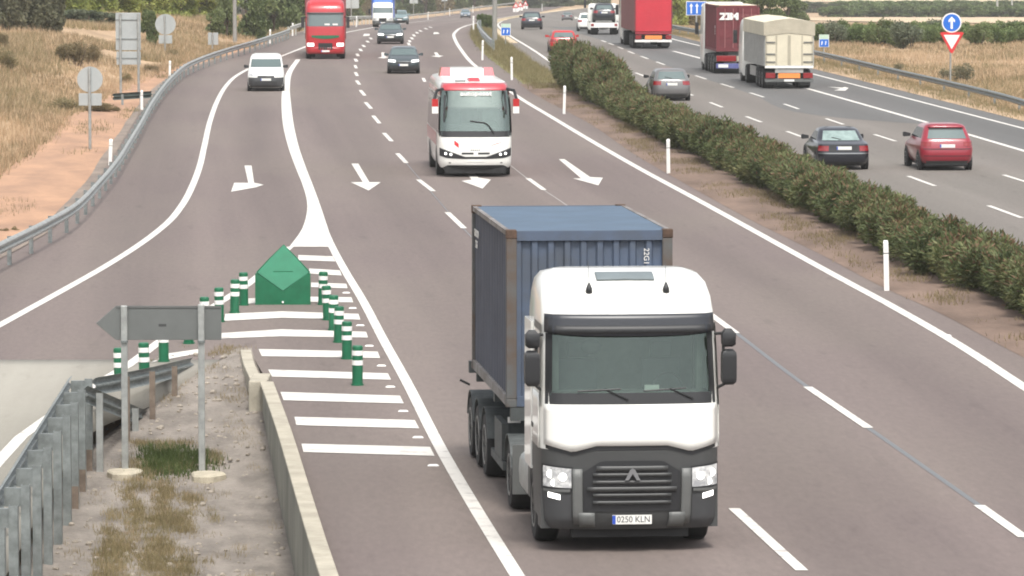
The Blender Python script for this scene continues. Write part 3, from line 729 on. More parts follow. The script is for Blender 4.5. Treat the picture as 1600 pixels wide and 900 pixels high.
# roadworks signs far off
for i, (u, vb, v0, r_) in enumerate(((806, 19, 8, 5.5), (813, 20, 7, 5), (821, 15, 5, 4.6))):
    p = hit(u, vb + 3); k = p.y / F; t = thing('roadworks_sign', p, 'far red and white triangular roadworks sign, %s of three in a cluster' % ('left', 'middle', 'right')[i], 'sign', 0, 'roadworks signs at the far bend')
    x, z = px_to_local(p, u, v0); MB().prism([(x - r_ * k, z - r_ * k * .8), (x + r_ * k, z - r_ * k * .8), (x, z + r_ * k)], -.02, .02).build('red_triangle', M['red_sign'], t)
    MB().prism([(x - r_ * k * .55, z - r_ * k * .5), (x + r_ * k * .55, z - r_ * k * .5), (x, z + r_ * k * .5)], -.03, -.021).build('white_field', M['white'], t)
    MB().box(x - r_ * k * .8, x + r_ * k * .8, -.02, .02, z - r_ * k * 1.9, z - r_ * k * .9).build('board', M['white'], t)
    pole(t, p, u, vb, v0, .05)

# white delineator posts
def delineator():
    t = thing('delineator_post', (0, 0, 0), '', 'marker post')
    r = lambda z, a, c, dx=0: [(-a, -c, z), (a, -c, z), (a * .6, c, z), (-a * .6, c, z)]
    MB().loft([r(-.2, .055, .05), r(1.0, .055, .05), r(1.06, .045, .03)]).build('body', M['white'], t, bevel=.008)
    MB().loft([r(.78, .059, .054), r(.80, .059, .054)]).build('dark_band', M['grey_m'], t)
    MB().box(-.03, .03, -.0575, -.0515, .86, .98).build('reflector', M['plate'], t)
    return t
d0 = delineator()
posts = [(1385,454,79,'beside the nearest hedge shrubs on the right'), (1045,271,54,'at the hedge foot right of the blue container'), (881,178,44,'before the tall end of the hedge'),
         (800,125,36,'on the verge just above the coach roof'), (754,94,31,'beside the end of the short median rail'), (740,50,25,'at the far inner bend of the near carriageway'),
         (172,258,41,'behind the left rail beside the orange soil'), (222,172,31,'behind the left rail by the dark barrier piece'), (265,120,25,'behind the left rail where it curves below the dry grass'),
         (422,68,22,'on the left rail above the white van'), (457,56,20,'on the left rail close to the red lorry'), (557,42,17,'by the far rail right of the red lorry'),
         (669,31,17,'by the far rail right of the blue lorry'), (703,25,13,'on the far rail before the bend'), (739,20,14,'on the far rail at the last bend'), (847,17,12,'at the far roadworks beyond the dark hatchback')]
for i, (u, vb, hp, where) in enumerate(posts):
    p = hit(u, vb); sc = max(.8, min(1.35, hp * p.y / F / 1.06))
    o = d0 if i == 0 else dup(d0, p)
    o.location = p; o.scale = (1.15, 1.15, sc); o.rotation_euler = (random.uniform(-.02, .02), random.uniform(-.03, .03), random.uniform(-.3, .3))
    if u == 172: o.rotation_euler[1] = .04
    o['label'] = 'white marker post ' + where; o['group'] = 'white marker posts along the road'
# columns
def column(u, vb, wpx, label, m, vt=-40, cat='lamp column', nm='lamp_column', fn=None):
    p = hit(u, vb, 0, fn); k = p.y / F; t = thing(nm, p, label, cat); hh = (vb - vt) * k
    MB().tube((0, 0, -.3), (0, 0, hh + 6), wpx * k / 2, wpx * k / 2 * .6, n=12).build('pole', m, t, angle=40)
    MB().box(-wpx * k * .8, wpx * k * .8, -wpx * k * .8, wpx * k * .8, -.2, .12).build('base', m, t)
    return t
column(773, 66, 8.5, 'tall grey lamp column on the median between the two carriageways', M['pole'])
column(367, 72, 7, 'pale concrete pole in the dry grass behind the left rail', M['pole'], cat='pole', nm='concrete_pole', fn=zt)
column(260, 26, 12, 'dark post rising behind the round sign at the field edge', M['chassis'], cat='pole', nm='dark_pole', fn=zt)
column(1558, 26, 4, 'thin pale mast standing in the far orange grove', M['rail_w'], 7, 'mast', 'pale_mast', fn=zt)
column(1581, 26, 3.4, 'thinner pale mast right of another mast in the far grove', M['rail_w'], 8, 'mast', 'pale_mast', fn=zt)
# ------------------------------------------------------------------ vegetation
def leaves(mb, rnd, n, pts, ln, wd, mi=lambda p: 0, up=.4):
    """n pointed leaf faces scattered by pts() -> (position, outward direction)"""
    for _ in range(n):
        p, d = pts()
        d = (Vector(d) + Vector((rnd.gauss(0, .6), rnd.gauss(0, .6), rnd.gauss(0, .5) + up))).normalized()
        s = d.cross(Vector((rnd.gauss(0, 1), rnd.gauss(0, 1), rnd.gauss(0, 1)))).normalized()
        l = ln * rnd.uniform(.6, 1.3); w = wd * rnd.uniform(.7, 1.3)
        a = p - d * l * .3; b = p + d * l * .7; m = p + d * l * .15
        mb.add([a, m + s * w / 2, b, m - s * w / 2], [(0, 1, 2, 3)], mi(p))
def clump_points(rnd, clumps):
    """clumps: (centre, (rx,ry,rz)); points lie mostly in the outer part of each clump"""
    wts = [r[0] * r[2] for c, r in clumps]
    def f():
        c, r = rnd.choices(clumps, wts)[0]
        d = Vector((rnd.gauss(0, 1), rnd.gauss(0, 1), rnd.gauss(0, 1))).normalized()
        k = rnd.uniform(.25, 1) ** .45
        k *= 1 + .18 * noise.noise(Vector((d.x * 2.5 + c[0] * 3, d.y * 2.5 + c[1], d.z * 2.5)))
        return Vector((c[0] + d.x * r[0] * k, c[1] + d.y * r[1] * k, c[2] + d.z * r[2] * k)), d
    return f
def shrub_proto(seed, m, w=1.0, h=1.4, n=6000, ln=.16, wd=.042, pods=None, nm='shrub', cat='shrub', stems=7, ncl=9):
    rnd = random.Random(seed); t = thing(nm, (0, 0, 0), '', cat)
    cl = []
    for i in range(ncl):
        a = rnd.uniform(0, 6.28); rr = w * rnd.uniform(.15, .62); hz = h * rnd.uniform(.36, .72)
        cl.append(((rr * math.cos(a), rr * math.sin(a), hz), (w * rnd.uniform(.32, .5), w * rnd.uniform(.32, .5), h * rnd.uniform(.26, .40))))
    mb = MB(); g = clump_points(rnd, cl)
    leaves(mb, rnd, n, g, ln, wd, (lambda p: 1 if (p.z > h * .70 and rnd.random() < .22) or rnd.random() < .03 else 0) if pods else (lambda p: 0))
    fo = mb.build('foliage', [m] + ([pods] if pods else []), t, fix=False)
    sb = MB()
    for i in range(stems):
        a = rnd.uniform(0, 6.28); e = Vector((w * .5 * math.cos(a), w * .5 * math.sin(a), h * rnd.uniform(.5, .75)))
        sb.tube((.08 * math.cos(a), .08 * math.sin(a), -.15), e, .022, .008, 5)
    sb.build('stems', M['wood'], t)
    return t
def placed(protos, used, p, rz, sc, label, group):
    i = random.randrange(len(protos)); pr = protos[i]
    if id(pr) not in used:
        used.add(id(pr)); pr.location = p; pr.rotation_euler = (0, 0, rz); pr.scale = sc; pr['label'] = label; pr['group'] = group; return pr
    return dup(pr, p, rz, sc, label, group)
def place_all(protos, items, labelf, group):
    used = set(); queue = list(items); random.shuffle(queue)
    for k, (p, rz, sc) in enumerate(queue):
        pr = protos[k] if k < len(protos) else None
        if pr is not None:
            pr.location = p; pr.rotation_euler = (0, 0, rz); pr.scale = sc; pr['label'] = labelf(p); pr['group'] = group
        else:
            dup(random.choice(protos), p, rz, sc, labelf(p), group)
# the oleander hedge of the median
HEDGE = Line([(1760,582),(1600,502),(1500,458),(1400,412),(1300,361),(1200,308),(1100,257),(1000,211),(940,177),(890,150),(850,128)])
ole = [shrub_proto(20 + i, M['oleander'], 1.0, 1.4, pods=M['pod'], nm='oleander_shrub') for i in range(5)]
items = []; y = 84
rr = random.Random(5)
yend = Yof(862, 136)
while y < yend:
    far = max(0, min(1, (y - 210) / 10))
    x = HEDGE(y) + .76 + rr.uniform(-.12, .12) + .25 * far
    hsc = (1.0 + .22 * noise.noise(Vector((y * .13, 0, 0))) + rr.uniform(-.12, .12)) * (1 + .68 * far) * (.82 if y < 135 else .90)
    items.append((Vector((x, y, -.02)), rr.uniform(0, 6.28), (.98 + .38 * far, 1.25, hsc))); y += 1.1
place_all(ole, items, lambda p: 'dark green oleander shrub in the continuous hedge on the median', 'oleander shrubs of the median hedge')
# trees
def tree_proto(seed, m, h=6, w=3, trunk=.28, n=7000, ln=.30, wd=.16, nm='broadleaf_tree', base=.12, ncl=22, cat='tree'):
    rnd = random.Random(seed); t = thing(nm, (0, 0, 0), '', cat)
    tb = MB(); top = Vector((rnd.uniform(-.2, .2), rnd.uniform(-.2, .2), h * .5))
    tb.tube((0, 0, -.4), top, trunk * .5, trunk * .3, 9)
    cl = []
    for i in range(ncl):
        a = rnd.uniform(0, 6.28); hz = h * rnd.uniform(base + .14, .84); k = math.sin(math.pi * min(1, max(.12, (hz / h - base) / (1 - base)))) ** .6
        rr_ = w * k * rnd.uniform(.25, .75); c = (rr_ * math.cos(a), rr_ * math.sin(a), hz)
        cl.append((c, (w * rnd.uniform(.24, .42), w * rnd.uniform(.24, .42), h * rnd.uniform(.10, .17))))
        if i % 2 == 0: tb.tube(top * rnd.uniform(.4, 1), c, trunk * .16, trunk * .05, 6)
    tb.build('trunk', M['wood'], t)
    mb = MB(); leaves(mb, rnd, n, clump_points(rnd, cl), ln, wd, up=.2); mb.build('crown', m, t, fix=False)
    return t
def plant_tree(pr, first, u, vb, sc, label, group, fn=zt):
    p = hit(u, vb, 0, fn)
    o = pr if first else dup(pr, p)
    o.location = p; o.rotation_euler = (0, 0, random.uniform(0, 6.28)); o.scale = sc; o['label'] = label; o['group'] = group
    return o
def plant_set(protos, lst, group):
    n = 0
    for k, (i, u, vb, w, h, label) in enumerate(lst):
        pr, first = protos[i], not protos[i].get('used'); p = hit(u, vb, 0, zt); kk = p.y / F
        sc = (w * kk, w * kk, h * kk)
        protos[i]['used'] = 1
        o = plant_tree(pr, first, u, vb, sc, label, group)
    for pr in protos:
        if 'used' in pr: del pr['used']
    for o in list(C.objects):
        if 'used' in o: del o['used']
# unit protos: 1 m wide and high, so scale = size in metres
def unit_tree(seed, m, **k):
    k.setdefault('ln', .075); k.setdefault('wd', .042); return tree_proto(seed, m, h=1, w=.5, trunk=.09, **k)
PT = [unit_tree(1, M['olive'], nm='olive_tree', base=-.08), unit_tree(2, M['bright'], nm='citrus_tree', base=-.12), unit_tree(3, M['green'], nm='bushy_tree', base=-.12), unit_tree(4, M['greygreen'], nm='grey_bush', base=-.12, cat='bush'),
      unit_tree(5, M['brush'], nm='dry_bush', base=-.12, cat='bush', n=5000, ln=.09, wd=.02), unit_tree(6, M['green'], nm='bushy_tree', base=-.14)]
L_ = []
for i, (u, v, w, h) in enumerate(((-60,48,80,100),(-8,47,76,100),(26,50,70,96),(60,50,66,90),(88,50,44,84))):
    L_.append((0, u, v, w, h, 'dark olive tree at the top left corner, %s of the group' % ('farthest left outside the crest', 'leftmost in view', 'second in view', 'third in view', 'rightmost')[i]))
for i, (u, v, w, h) in enumerate(((112,30,70,62),(148,28,74,66),(186,28,76,66),(222,27,70,64),(246,28,66,62),(282,30,76,68),(318,32,76,68),(350,34,64,66))):
    L_.append((1, u, v, w, h, 'bright yellow green citrus tree in the far row, number %s from the left' % ('one two three four five six seven eight'.split()[i])))
for i, (u, v, w, h) in enumerate(((110,38,40,26),(132,40,44,28),(154,42,42,26),(174,44,40,26))):
    L_.append((3, u, v, w, h, 'grey green bush below the citrus row, %s from the left' % ('first', 'second', 'third', 'fourth')[i]))
for i, (u, v, w, h) in enumerate(((100,22,80,80),(170,20,84,80),(240,20,84,80),(305,22,84,80),(375,26,84,90),(440,26,84,90))):
    L_.append((1 if i in (0, 1, 3) else 2, u, v, w, h, 'tall tree of the back row beyond the citrus, number %s from the left' % ('one two three four five six'.split()[i])))
L_.append((2, 232, 72, 34, 58, 'dark green bush between the tall panel sign and the round sign'))
for i, (u, v, w, h) in enumerate(((352,58,44,70),(392,62,62,92),(424,56,62,88),(455,50,60,86),(480,46,56,84),(334,56,44,44))):
    L_.append((5 if i % 2 else 2, u, v, w, h, 'mid green tree behind the left rail, %s' % ('just left of the concrete pole foot', 'right of the concrete pole', 'above the white van', 'behind the narrow double plate', 'half hidden by the red lorry', 'low one left of the concrete pole')[i]))
for i, (u, v, w, h) in enumerate(((545,34,56,64),(568,31,56,64),(632,24,58,62),(662,21,56,58),(688,18,54,54),(714,15,52,50),(738,12,50,48),(764,10,48,44),(788,9,46,44))):
    L_.append(((2, 4, 5, 2, 4, 5, 2, 5, 2)[i], u, v, w, h, '%s shrub in the row above the far rail, number %s from the left' % ('dry brown' if i in (1, 4) else 'olive green', 'one two three four five six seven eight nine'.split()[i])))
for i, (u, v, w, h) in enumerate(((752,47,18,26),(762,48,20,26))):
    L_.append((2, u, v, w, h, 'dark rounded bush on the median %s the lamp column' % ('farther left of', 'touching')[i]))
for i, (u, v, w, h) in enumerate(((836,13,40,24),(858,11,42,24),(884,10,44,26),(912,8,44,24),(940,6,42,22))):
    L_.append((3 if i < 3 else 2, u, v, w, h, 'far hazy bush beyond the bend above the dark hatchback, %s from the left' % ('first', 'second', 'third', 'fourth', 'fifth')[i]))
for i, (u, v, w, h) in enumerate(((1056,43,50,82),(1084,42,60,86),(1112,42,62,84),(1142,42,62,82),(1170,42,62,82))):
    L_.append((4 if i in (1,) else 2 if i > 2 else 1, u, v, w, h, 'tree or tall bush behind the right rail, %s' % ('yellow green right of the red trailer', 'brown behind the blue lane sign', 'yellowish above the maroon container', 'green behind the maroon container', 'green above the beige trailer front')[i]))
for i, (u, v, w, h) in enumerate(((1198,46,60,66),(1224,44,60,62),(1250,38,46,42),(1268,20,44,20),(1290,19,36,16))):
    L_.append((5 if i < 3 else 3, u, v, w, h, '%s bush above the beige trailer, %s from the left' % ('dark green' if i < 3 else 'greyish', ('first', 'second', 'third', 'fourth', 'fifth')[i])))
plant_set(PT, L_, 'trees and bushes beyond the rails')
# scrub on the left bank
SB = [shrub_proto(61 + i, M['brush'] if i == 0 else M['weed'], .5, 1.0, 2600, .10, .022, nm='dry_scrub', ncl=7, stems=4) for i in range(2)]
L_ = []
for i, (u, v, w, h) in enumerate(((118,103,64,40),(100,98,40,28),(140,100,44,32),(10,112,46,34),(2,78,26,30),(196,134,30,20),(235,118,30,18),(105,178,80,24),(150,180,70,22),(270,92,30,14),(6,368,22,12),(24,366,20,12),(178,178,26,12))):
    L_.append((i % 2, u, v, w, h, 'dry %s scrub on the left bank, %s' % ('brown' if i % 2 == 0 else 'olive', ('largest, left of the near round sign', 'just left of the largest scrub', 'just right of the largest scrub', 'at the left edge below the straw crest', 'tall tuft at the left edge under trees', 'below the tall panel sign', 'right of the tall panel sign posts', 'low strip left of the near round sign plate', 'low strip under the near round sign plate', 'by the rail below the far round sign', 'small at the left edge above the near rail', 'small beside the rail at the left edge', 'beside the dark barrier piece')[i])))
plant_set(SB, L_, 'scrub on the left bank')
# field shrubs and orange grove on the right
FS = [shrub_proto(71 + i, (M['fgreen'], M['greygreen'], M['green'])[i], .55, 1.0, 3600, .09, .045, nm='field_shrub', ncl=9) for i in range(3)]
L_ = []; rr = random.Random(9); n_ = 0
u = 1276
while u < 1640:
    top = 34 + 7 * abs(noise.noise(Vector((u * .02, 0, 0))))
    vb = 66 + rr.uniform(-5, 6) + (6 if 1380 < u < 1430 else 0)
    L_.append((rr.choice((0, 0, 0, 1, 2)), u, vb, rr.uniform(36, 54), vb - top + rr.uniform(-3, 5), 'green shrub in the wild band across the right field'))
    u += rr.uniform(7, 11)
plant_set(FS, L_, 'shrubs of the band across the right field')
DB = [shrub_proto(81, M['olive'], .5, 1.0, 1500, .09, .03, nm='dark_bush', cat='bush')]
plant_set(DB, [(0, 1478, 126, 26, 20, 'dark bush left of the give way sign post'), (0, 1504, 130, 40, 32, 'dark bush right of the give way sign post'), (0, 1404, 112, 18, 14, 'small dry bush behind the right rail left of the give way sign')], 'dark bushes behind the right rail')
GT = [unit_tree(91 + i, M['fgreen' if i else 'green'], nm='orange_tree', base=-.12, n=2200, ln=.11, wd=.07, ncl=14) for i in range(2)]
L_ = []
for row, (vb, h, st) in enumerate(((26.5, 18, 13), (18, 14, 12), (10.5, 9, 12))):
    u = 1296 + 4 * row
    while u < 1640:
        L_.append((rr.choice((0, 1, 1)), u, vb + rr.uniform(-.5, .3), rr.uniform(30, 40), h * rr.uniform(.95, 1.2), 'orange tree in the %s of the far grove' % ('front row', 'middle row', 'back row')[row])); u += st
plant_set(GT, L_, 'orange trees of the far grove')
# pale ground strips in the right field
strip('pale_field_track', lambda y: hit(1270, 30).x - 5, lambda y: 170, Yof(1500, 36.5), Yof(1500, 27.5), .05, M['pale_dirt'], None, 12)
strip('pale_far_track', lambda y: 40, lambda y: 200, 1035, 1120, .05, M['pale_dirt'], None, 4)

# dry grass: far too many blades to count
def grass(name, m, n, pick, hgt, wd, blades=6, seed=3, spread=.18):
    rnd = random.Random(seed); mb = MB(); V = mb.v; Fc = mb.f
    k = 0; tries = 0
    while k < n and tries < n * 30:
        tries += 1
        q = pick(rnd)
        if q is None: continue
        x, y, z, s = q; k += 1
        for _ in range(blades):
            a = rnd.uniform(0, 6.28); bx = x + rnd.gauss(0, spread); by = y + rnd.gauss(0, spread * 1.5); h = hgt * s * rnd.uniform(.5, 1.2)
            lx, ly = rnd.gauss(0, .32) * h, rnd.gauss(0, .32) * h; w = wd * rnd.uniform(.6, 1.3); c, d = math.cos(a) * w, math.sin(a) * w
            o = len(V); V += [(bx - c, by - d, z - .04), (bx + c, by + d, z - .04), (bx + lx, by + ly, z + h)]; Fc.append((o, o + 1, o + 2))
    mb.m = [0] * len(Fc)
    o = mb.build(name, m, None, fix=False); o['kind'] = 'stuff'; return o
def bankpick(rnd):
    y = 105 + (rnd.random() ** 1.3) * 330; d = -.4 + rnd.random() ** 1.2 * 26
    x = BANK(y) - d
    if noise.noise(Vector((x * .3, y * .06, 9))) < -.32: return None
    if abs(x / y * F) > 1000: return None
    return x, y, zt(x, y) + .06, .75 + .6 * noise.noise(Vector((x * .2, y * .05, 2)))
grass('dry_bank_grass', M['straw'], 17000, bankpick, .55, .022, 6)
def bankbrown(rnd):
    q = bankpick(rnd)
    if q is None or noise.noise(Vector((q[0] * .16, q[1] * .035, 21))) < -.08: return None
    return q[0], q[1], q[2], q[3] * .8
grass('brown_bank_grass', M['brush'], 12000, bankbrown, .55, .024, 6, 33)
grass('olive_bank_grass', M['weed'], 9000, lambda r: (lambda q: q if q and noise.noise(Vector((q[0] * .13, q[1] * .04, 41))) > .02 else None)(bankpick(r)), .5, .024, 6, 34)
def soiltuft(rnd):
    y = 105 + rnd.random() * 220; x0, x1 = BANK(y) - .5, RAILB(y) - 1.0
    x = x0 + (x1 - x0) * rnd.random() ** 1.5
    if noise.noise(Vector((x * .5, y * .09, 17))) < .30: return None
    return x, y, zt(x, y) + .08, .3 + .4 * rnd.random()
grass('soil_tufts', M['weed'], 700, soiltuft, .40, .015, 7, 35)
def rightpick(rnd):
    y = 150 + (rnd.random() ** 1.3) * 290; x = RRAIL(y) + .2 + rnd.random() ** 1.4 * 34
    if x / y * F > 830: return None
    return x, y, zt(x, y) + .04, .55 + .5 * noise.noise(Vector((x * .2, y * .05, 7)))
grass('dry_field_grass', M['straw'], 13000, rightpick, .5, .022, 6, 4)
grass('olive_field_grass', M['weed'], 7000, lambda r: (lambda q: q if q and noise.noise(Vector((q[0] * .10, q[1] * .05, 61))) > .06 else None)(rightpick(r)), .45, .022, 6, 36)
grass('brown_field_grass', M['brush'], 4000, lambda r: (lambda q: q if q and noise.noise(Vector((q[0] * .08, q[1] * .06, 71))) > .10 else None)(rightpick(r)), .42, .022, 6, 37)
def vergepick(rnd):
    y = 140 + rnd.random() * 260; x0, x1 = LD(y) + 1.35, RRAIL(y) + .5
    return x0 + (x1 - x0) * rnd.random() ** .7, y, zprof(y) + .02, .4 + .3 * rnd.random()
grass('verge_grass', M['weed'], 5000, vergepick, .45, .016, 6, 6)
def medpick(rnd):
    y = yend - 4 + rnd.random() * 190; x0, x1 = REDGE(y) + .2, RL(y) - 1.2
    if x1 < x0: return None
    return x0 + (x1 - x0) * rnd.random(), y, zprof(y) + .03, .5 + .5 * rnd.random()
grass('median_grass', M['weed'], 7000, medpick, .30, .015, 7, 7)
def hedgefoot(rnd):
    y = 84 + rnd.random() * (yend - 84); x = REDGE(y) + .1 + (HEDGE(y) + .5 - REDGE(y)) * rnd.random() ** .6
    if noise.noise(Vector((x * .9, y * .25, 4))) < .05: return None
    return x, y, .04, .3 + .5 * rnd.random()
grass('hedge_foot_weeds', M['brush'], 4200, hedgefoot, .20, .012, 6, 8)
PX = [hit(140, 905, -1.15), hit(300, 905, -1.15), hit(200, 745, -.9), hit(300, 745, -.9)]
def islpick(rnd):
    u = rnd.uniform(145, 345); vv = rnd.uniform(690, 930)
    cx = 225 + (905 - vv) * .12; wd_ = 78 - (905 - vv) * .16
    if abs(u - cx) > wd_ * (1 + .5 * noise.noise(Vector((vv * .03, u * .02, 0)))):
        if not (u > 318 and noise.noise(Vector((u * .05, vv * .03, 6))) > .35): return None
    if noise.noise(Vector((u * .045, vv * .03, 2))) < -.10: return None
    p = hit(u, vv, 0, isz); return p.x, p.y, p.z, .45 + .5 * rnd.random()
grass('island_dry_weeds', M['weed'], 2300, islpick, .13, .0065, 8, 12, .07)
grass('island_brown_weeds', M['brush'], 1500, lambda r: (lambda q: q if q and noise.noise(Vector((q[0] * 1.1, q[1] * .5, 51))) > -.05 else None)(islpick(r)), .11, .007, 8, 15, .08)
grass('island_yellow_weeds', M['straw'], 500, islpick, .10, .006, 7, 16, .06)
def islgreen(rnd):
    u = rnd.gauss(265, 26); vv = rnd.gauss(722, 10)
    if not 222 < u < 345 or not 698 < vv < 752: return None
    p = hit(u, vv, 0, isz); return p.x, p.y, p.z, .4 + .6 * rnd.random()
grass('island_green_weeds', M['weedg'], 600, islgreen, .17, .014, 8, 13, .10)
def islsparse(rnd):
    y = 62 + rnd.random() * (YN - 61); x0, x1 = NEARRAIL(min(y, 81)) + .4, WALL(y) - .15
    x = x0 + (x1 - x0) * rnd.random()
    if noise.noise(Vector((x * 1.3, y * .5, 8))) < .18: return None
    return x, y, isl_z(x, y), .3 + .5 * rnd.random()
grass('island_sparse_tufts', M['brush'], 900, islsparse, .12, .006, 7, 14, .08)
# loose stones on the island
mb = MB(); rs = random.Random(31)
for _ in range(900):
    y = 61 + rs.random() * (YN - 62); x0, x1 = NEARRAIL(min(y, 81)) + .3, WALL(y) - .1; x = x0 + (x1 - x0) * rs.random(); r_ = rs.choice((.012, .018, .025, .045)) * rs.uniform(.7, 1.4); z = isl_z(x, y)
    mb.loft([[(x + r_ * math.cos(a) * k * rs.uniform(.8, 1.2), y + r_ * math.sin(a) * k * 1.3, z + q * r_) for a in (0, 1.2, 2.5, 3.8, 5)] for k, q in ((.9, -.4), (1, .2), (.5, .7))])
o = mb.build('loose_stones', mat('stones', (.33, .29, .24), .9, noise_amt=.4, noise_scale=4)); o['kind'] = 'stuff'
# ------------------------------------------------------------------ vehicles: shared shape system
CORN = [math.sin(R(a)) for a in (0, 18, 36, 54, 72, 86)]
class Hull:
    """stack of rounded-rectangle rings: z -> (front y, rear y, half width, front corner radius, rear corner radius)"""
    def __init__(s, keys, bow=.10, rbow=.05): s.k = keys; s.bow = bow; s.rbow = rbow
    def at(s, z):
        k = s.k
        if z <= k[0][0]: return k[0][1:]
        for a, b in zip(k, k[1:]):
            if z <= b[0]:
                t = (z - a[0]) / (b[0] - a[0] + 1e-9); return tuple(p + (q - p) * t for p, q in zip(a[1:], b[1:]))
        return k[-1][1:]
    def fy(s, x, z):
        yf, yr, w, rf, rr = s.at(z); ax = min(abs(x), w); y = yf + s.bow * (ax / w) ** 2
        if ax > w - rf: y += rf - math.sqrt(max(0, rf * rf - (ax - (w - rf)) ** 2))
        return y
    def ry(s, x, z):
        yf, yr, w, rf, rr = s.at(z); ax = min(abs(x), w); y = yr - s.rbow * (ax / w) ** 2
        if ax > w - rr: y -= rr - math.sqrt(max(0, rr * rr - (ax - (w - rr)) ** 2))
        return y
    def ring(s, z):
        yf, yr, w, rf, rr = s.at(z)
        def xs(r):
            a = [-(w - r + r * c) for c in reversed(CORN)]; b = [-(w - r) * q for q in (.66, .33, 0)]
            L = a + b; return L + [-x for x in reversed(L[:-1])]
        return [(x, s.fy(x, z), z) for x in xs(rf)] + [(x, s.ry(x, z), z) for x in reversed(xs(rr))]
    def nfront(s): return 2 * (len(CORN) + 3) - 1
    def zs(s, step=.12):
        out = []
        for a, b in zip(s.k, s.k[1:]):
            n = max(1, int((b[0] - a[0]) / step)); out += [a[0] + (b[0] - a[0]) * i / n for i in range(n)]
        return out + [s.k[-1][0]]
    def body(s, mb, mi=0, skip=None, step=.12):
        z = s.zs(step); mb.loft([s.ring(q) for q in z], mi, True, True, (lambda j, i: skip(z[j], z[j + 1], i)) if skip else None)
    def patch(s, mb, face, lo, hi, s0, s1, off=.006, nx=10, nz=5, mi=0, absx=False):
        """grid on the front ('f') or rear ('r') face; lo/hi: heights, or functions of x share"""
        v = []; f = []
        if not callable(lo) and not callable(hi): nz = max(nz, int((hi - lo) / .045))
        for i in range(nx + 1):
            t = s0 + (s1 - s0) * i / nx
            a = lo(t) if callable(lo) else lo; b = hi(t) if callable(hi) else hi
            for j in range(nz + 1):
                z = a + (b - a) * j / nz; w = s.at(z)[2]; x = t if absx else t * w
                y = s.fy(x, z) - off if face == 'f' else s.ry(x, z) + off
                v.append((x, y, z))
        n = nz + 1
        for i in range(nx):
            for j in range(nz): f.append((i * n + j, (i + 1) * n + j, (i + 1) * n + j + 1, i * n + j + 1))
        mb.add(v, f, mi)
    def side(s, mb, sd, z0, z1, a0, a1, off=.006, ny=8, nz=4, mi=0):
        """patch on a side face between front share a0 and rear share a1 of its length"""
        v = []; f = []
        for i in range(ny + 1):
            for j in range(nz + 1):
                z = z0 + (z1 - z0) * j / nz; yf, yr, w, rf, rr = s.at(z)
                y = (yf + rf) + (yr - rr - yf - rf) * (a0 + (a1 - a0) * i / ny); v.append((sd * (w + off), y, z))
        n = nz + 1
        for i in range(ny):
            for j in range(nz): f.append((i * n + j, (i + 1) * n + j, (i + 1) * n + j + 1, i * n + j + 1))
        mb.add(v, f, mi)

WH = {}
def wheel(t, x, y, r, w, sd, rimm='rim', nm='wheel'):
    key = (r, w, sd, rimm)
    if key not in WH:
        n = 28; prof = [(-w / 2, r * .62), (-w / 2, r * .92), (-w * .42, r * .985), (-w * .3, r), (w * .3, r), (w * .42, r * .985), (w / 2, r * .92), (w / 2, r * .62)]
        b = MB(); b.loft([[(q, rr_ * math.cos(2 * math.pi * i / n), rr_ * math.sin(2 * math.pi * i / n)) for i in range(n)] for q, rr_ in prof])
        o1 = b.mesh('tyre', M['tyre']); 
        bm = bmesh.new(); bm.from_mesh(o1); bmesh.ops.recalc_face_normals(bm, faces=bm.faces); bm.to_mesh(o1); bm.free()
        o1.polygons.foreach_set('use_smooth', [True] * len(o1.polygons)); o1.set_sharp_from_angle(angle=R(35))
        b = MB(); k = sd
        b.loft([[(k * q, rr_ * math.cos(2 * math.pi * i / n), rr_ * math.sin(2 * math.pi * i / n)) for i in range(n)] for q, rr_ in ((w * .47, r * .63), (w * .515, r * .62), (w * .515, r * .55), (w * .40, r * .50))])
        for a in range(5):
            c, s_ = math.cos(a * 1.2566), math.sin(a * 1.2566)
            p = [(-.07 * r, .1 * r), (.07 * r, .1 * r), (.10 * r, .56 * r), (-.10 * r, .56 * r)]
            vv = [(k * q, y_ * c - z_ * s_, y_ * s_ + z_ * c) for q in (w * .42, w * .50) for y_, z_ in p]
            b.add(vv, [(0, 1, 2, 3), (4, 5, 6, 7), (0, 1, 5, 4), (1, 2, 6, 5), (2, 3, 7, 6), (3, 0, 4, 7)])
        o2 = b.mesh('rim', M[rimm]); WH[key] = (o1, o2)
    m1, m2 = WH[key]
    o = bpy.data.objects.new(nm, m1); C.objects.link(o); o.parent = t; o.location = (x, y, r)
    q = bpy.data.objects.new('rim', m2); C.objects.link(q); q.parent = o
    return o
def plate(t, hull, face, z, body=None, w=.52, h=.115, txt_=None, y=None, nm='number_plate'):
    zc = z; yy = y if y is not None else (hull.fy(0, zc) - .02 if face == 'f' else hull.ry(0, zc) + .02)
    sg = -1 if face == 'f' else 1
    o = MB().box(-w / 2, w / 2, yy - .006, yy + .006, z - h / 2, z + h / 2).build(nm, M['plate'], t)
    ex = -w / 2 if face == 'f' else w / 2
    MB().box(min(ex, ex - sg * .045), max(ex, ex - sg * .045), yy + sg * .0065, yy + sg * .0095, z - h / 2 + .004, z + h / 2 - .004).build('blue_band', M['eu'], o)
    if txt_:
        q = txt('registration', txt_, h * .95, (.02 if face == 'f' else -.02, yy + sg * .0085, z), (math.pi / 2, 0, 0 if face == 'f' else math.pi), M['ink'], o, .001, .92)
    return o
